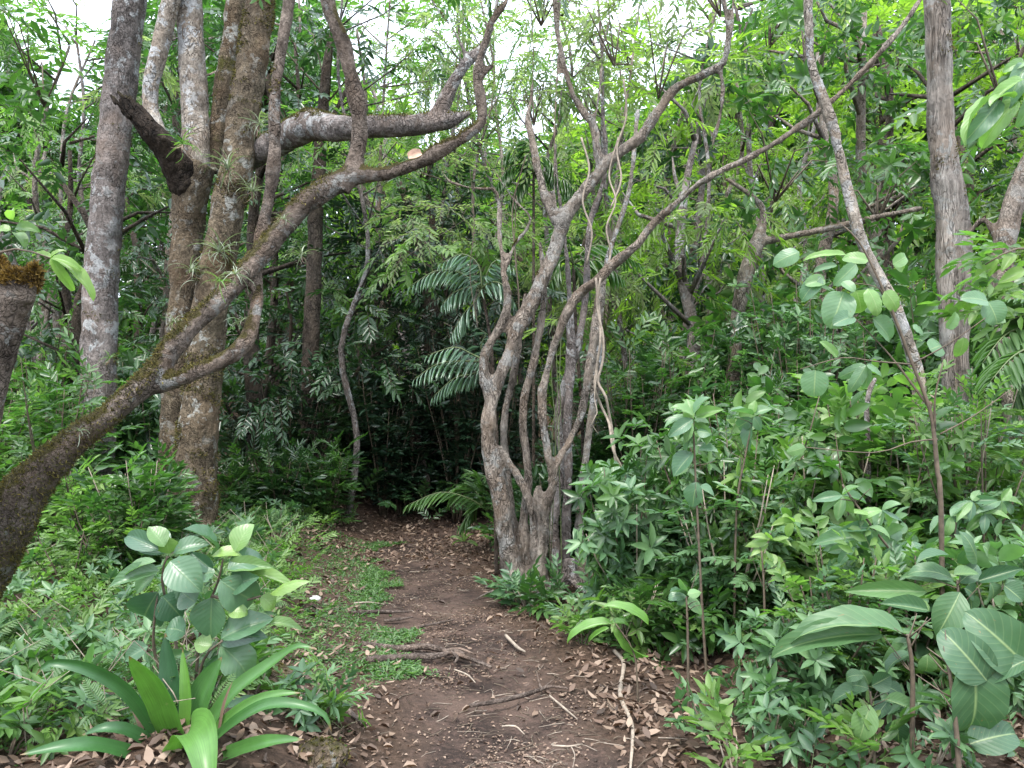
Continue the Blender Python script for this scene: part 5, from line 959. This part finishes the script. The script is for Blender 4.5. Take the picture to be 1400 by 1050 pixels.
# --- roots, sticks and stones on the floor
def stick(name, label, cat, pts, w, o=o8, mat='bark_root', group='sticks and roots across the path', r_in=.45, forks=()):
    P = [on_ground(*crop(a, b, *o)) for a, b in pts]; base = P[0].copy(); L = []
    for i, p in enumerate(P): p[2] += wpx(w / 2.7625, p[1]) * (.12 if name == 'root' else .42)
    r = wpx(w / 2.7625, P[0][1]) / 2
    L.append((np.array(P), r * np.interp(np.linspace(0, 1, len(P)), [0, .5, 1], [1, 1, r_in])))
    for f in forks:
        q = [on_ground(*crop(a, b, *o)) for a, b in f]
        for p in q: p[2] += r * .5
        L.append((np.array(q), r * np.linspace(.6, .25, len(q))))
    t = thing(name, label, cat, base, group); g = Geo()
    for p, rr in L: tube(g, p, rr, 9, 0, step=.03, namp=.4, nf=10)
    g.build('wood', M[mat], t, base)
stick('root', 'long flat root crossing the path, upper of the close pair', 'root', [(150, 585), (200, 590), (300, 600), (400, 595), (480, 615), (560, 640), (640, 672)], 24, forks=[[(470, 612), (520, 605), (580, 628)]])
stick('root', 'thick root crossing the path just below the long flat root', 'root', [(170, 645), (210, 642), (330, 635), (440, 630), (500, 612), (540, 622)], 28, forks=[[(490, 615), (512, 640), (500, 660)]])
stick('fallen_branch', 'fallen curved branch lying on the path nearest the camera', 'branch', [(560, 822), (680, 802), (800, 770), (860, 750), (930, 757)], 18, forks=[[(830, 755), (822, 735), (812, 690)], [(840, 750), (880, 715)]])
stick('root', 'straight root across the far part of the path', 'root', [(110, 465), (220, 460), (330, 462)], 14)
stick('root', 'short root just below the straight far root', 'root', [(235, 495), (290, 490), (345, 480)], 12)
stick('root', 'thin root slanting in the middle of the path', 'root', [(365, 518), (430, 505), (500, 490)], 9)
stick('fallen_stick', 'short pale stick at the right side of the path', 'stick', [(695, 555), (740, 600), (768, 616)], 13, mat='twig_pale')
stick('fallen_stick', 'long pale stick lying among red leaf litter at lower right', 'stick', [(1105, 612), (1140, 660), (1128, 780), (1172, 900), (1165, 1070)], 15, mat='twig_pale')
stick('fallen_branch', 'rotting branch in the litter at the left side of the path', 'branch', [(-60, 720), (10, 775), (80, 830), (155, 895)], 30)
stick('fallen_stick', 'thin stick right of the fallen curved branch', 'stick', [(860, 780), (910, 822), (965, 868)], 8, mat='twig_pale')
stick('fallen_stick', 'thin forked twig at the bottom edge of the path', 'stick', [(870, 968), (930, 972), (985, 962)], 8, mat='twig_pale', forks=[[(940, 970), (955, 1000), (948, 1050)]])
stick('fallen_stick', 'thin curved twig in mid path between root pair and curved branch', 'stick', [(500, 680), (550, 700), (580, 730)], 6, mat='twig_pale')
stick('fallen_stick', 'wavy twig on dark soil near the bottom of the path', 'stick', [(680, 895), (730, 895), (765, 925)], 7, mat='twig_pale')
stick('root', 'very thin root at the left side of the far path', 'root', [(120, 428), (180, 425), (235, 432)], 6, mat='twig_pale')
def stone(px, py, s_, label, mat, name='stone', squash=.6):
    p = on_ground(px, py); t = thing(name, label, name.replace('_', ' '), p); bm_ = leaf_lo(); g = Geo()
    a = np.linspace(0, math.pi, 9); b = np.linspace(0, 2 * math.pi, 14, endpoint=False); A_, B_ = np.meshgrid(a, b, indexing='ij'); N = np.stack([np.sin(A_) * np.cos(B_), np.sin(A_) * np.sin(B_), np.cos(A_)], -1)
    V = N * (s_ * (1 + .35 * fbm(N * 1.6 + px, 3)))[..., None] * [1, .8, squash] + p + [0, 0, s_ * .15]; i, j = np.meshgrid(np.arange(8), np.arange(14), indexing='ij'); jn = (j + 1) % 14
    g.add(V.reshape(-1, 3), np.stack([i * 14 + j, (i + 1) * 14 + j, (i + 1) * 14 + jn, i * 14 + jn], -1).reshape(-1, 4)); o_ = g.build('body', M[mat], t, p)
    return t, o_, p
M['pale_wood'] = plain('pale_wood', (.42, .40, .37))
stone(430, 820, .05, 'small bleached stone on the grass at the left path edge', 'pale_wood', squash=.5)
for px, py, s_, lab in ((370, 935, .13, 'rounded mossy hummock right of the bromeliad'), (440, 1040, .11, 'mossy stone at the bottom edge left of the path')):
    t, o_, p = stone(px, py, s_, lab, 'bark_moss', 'mossy_stone'); moss_on(o_, t, p, 2500, -.6, .3, (.006, .016))
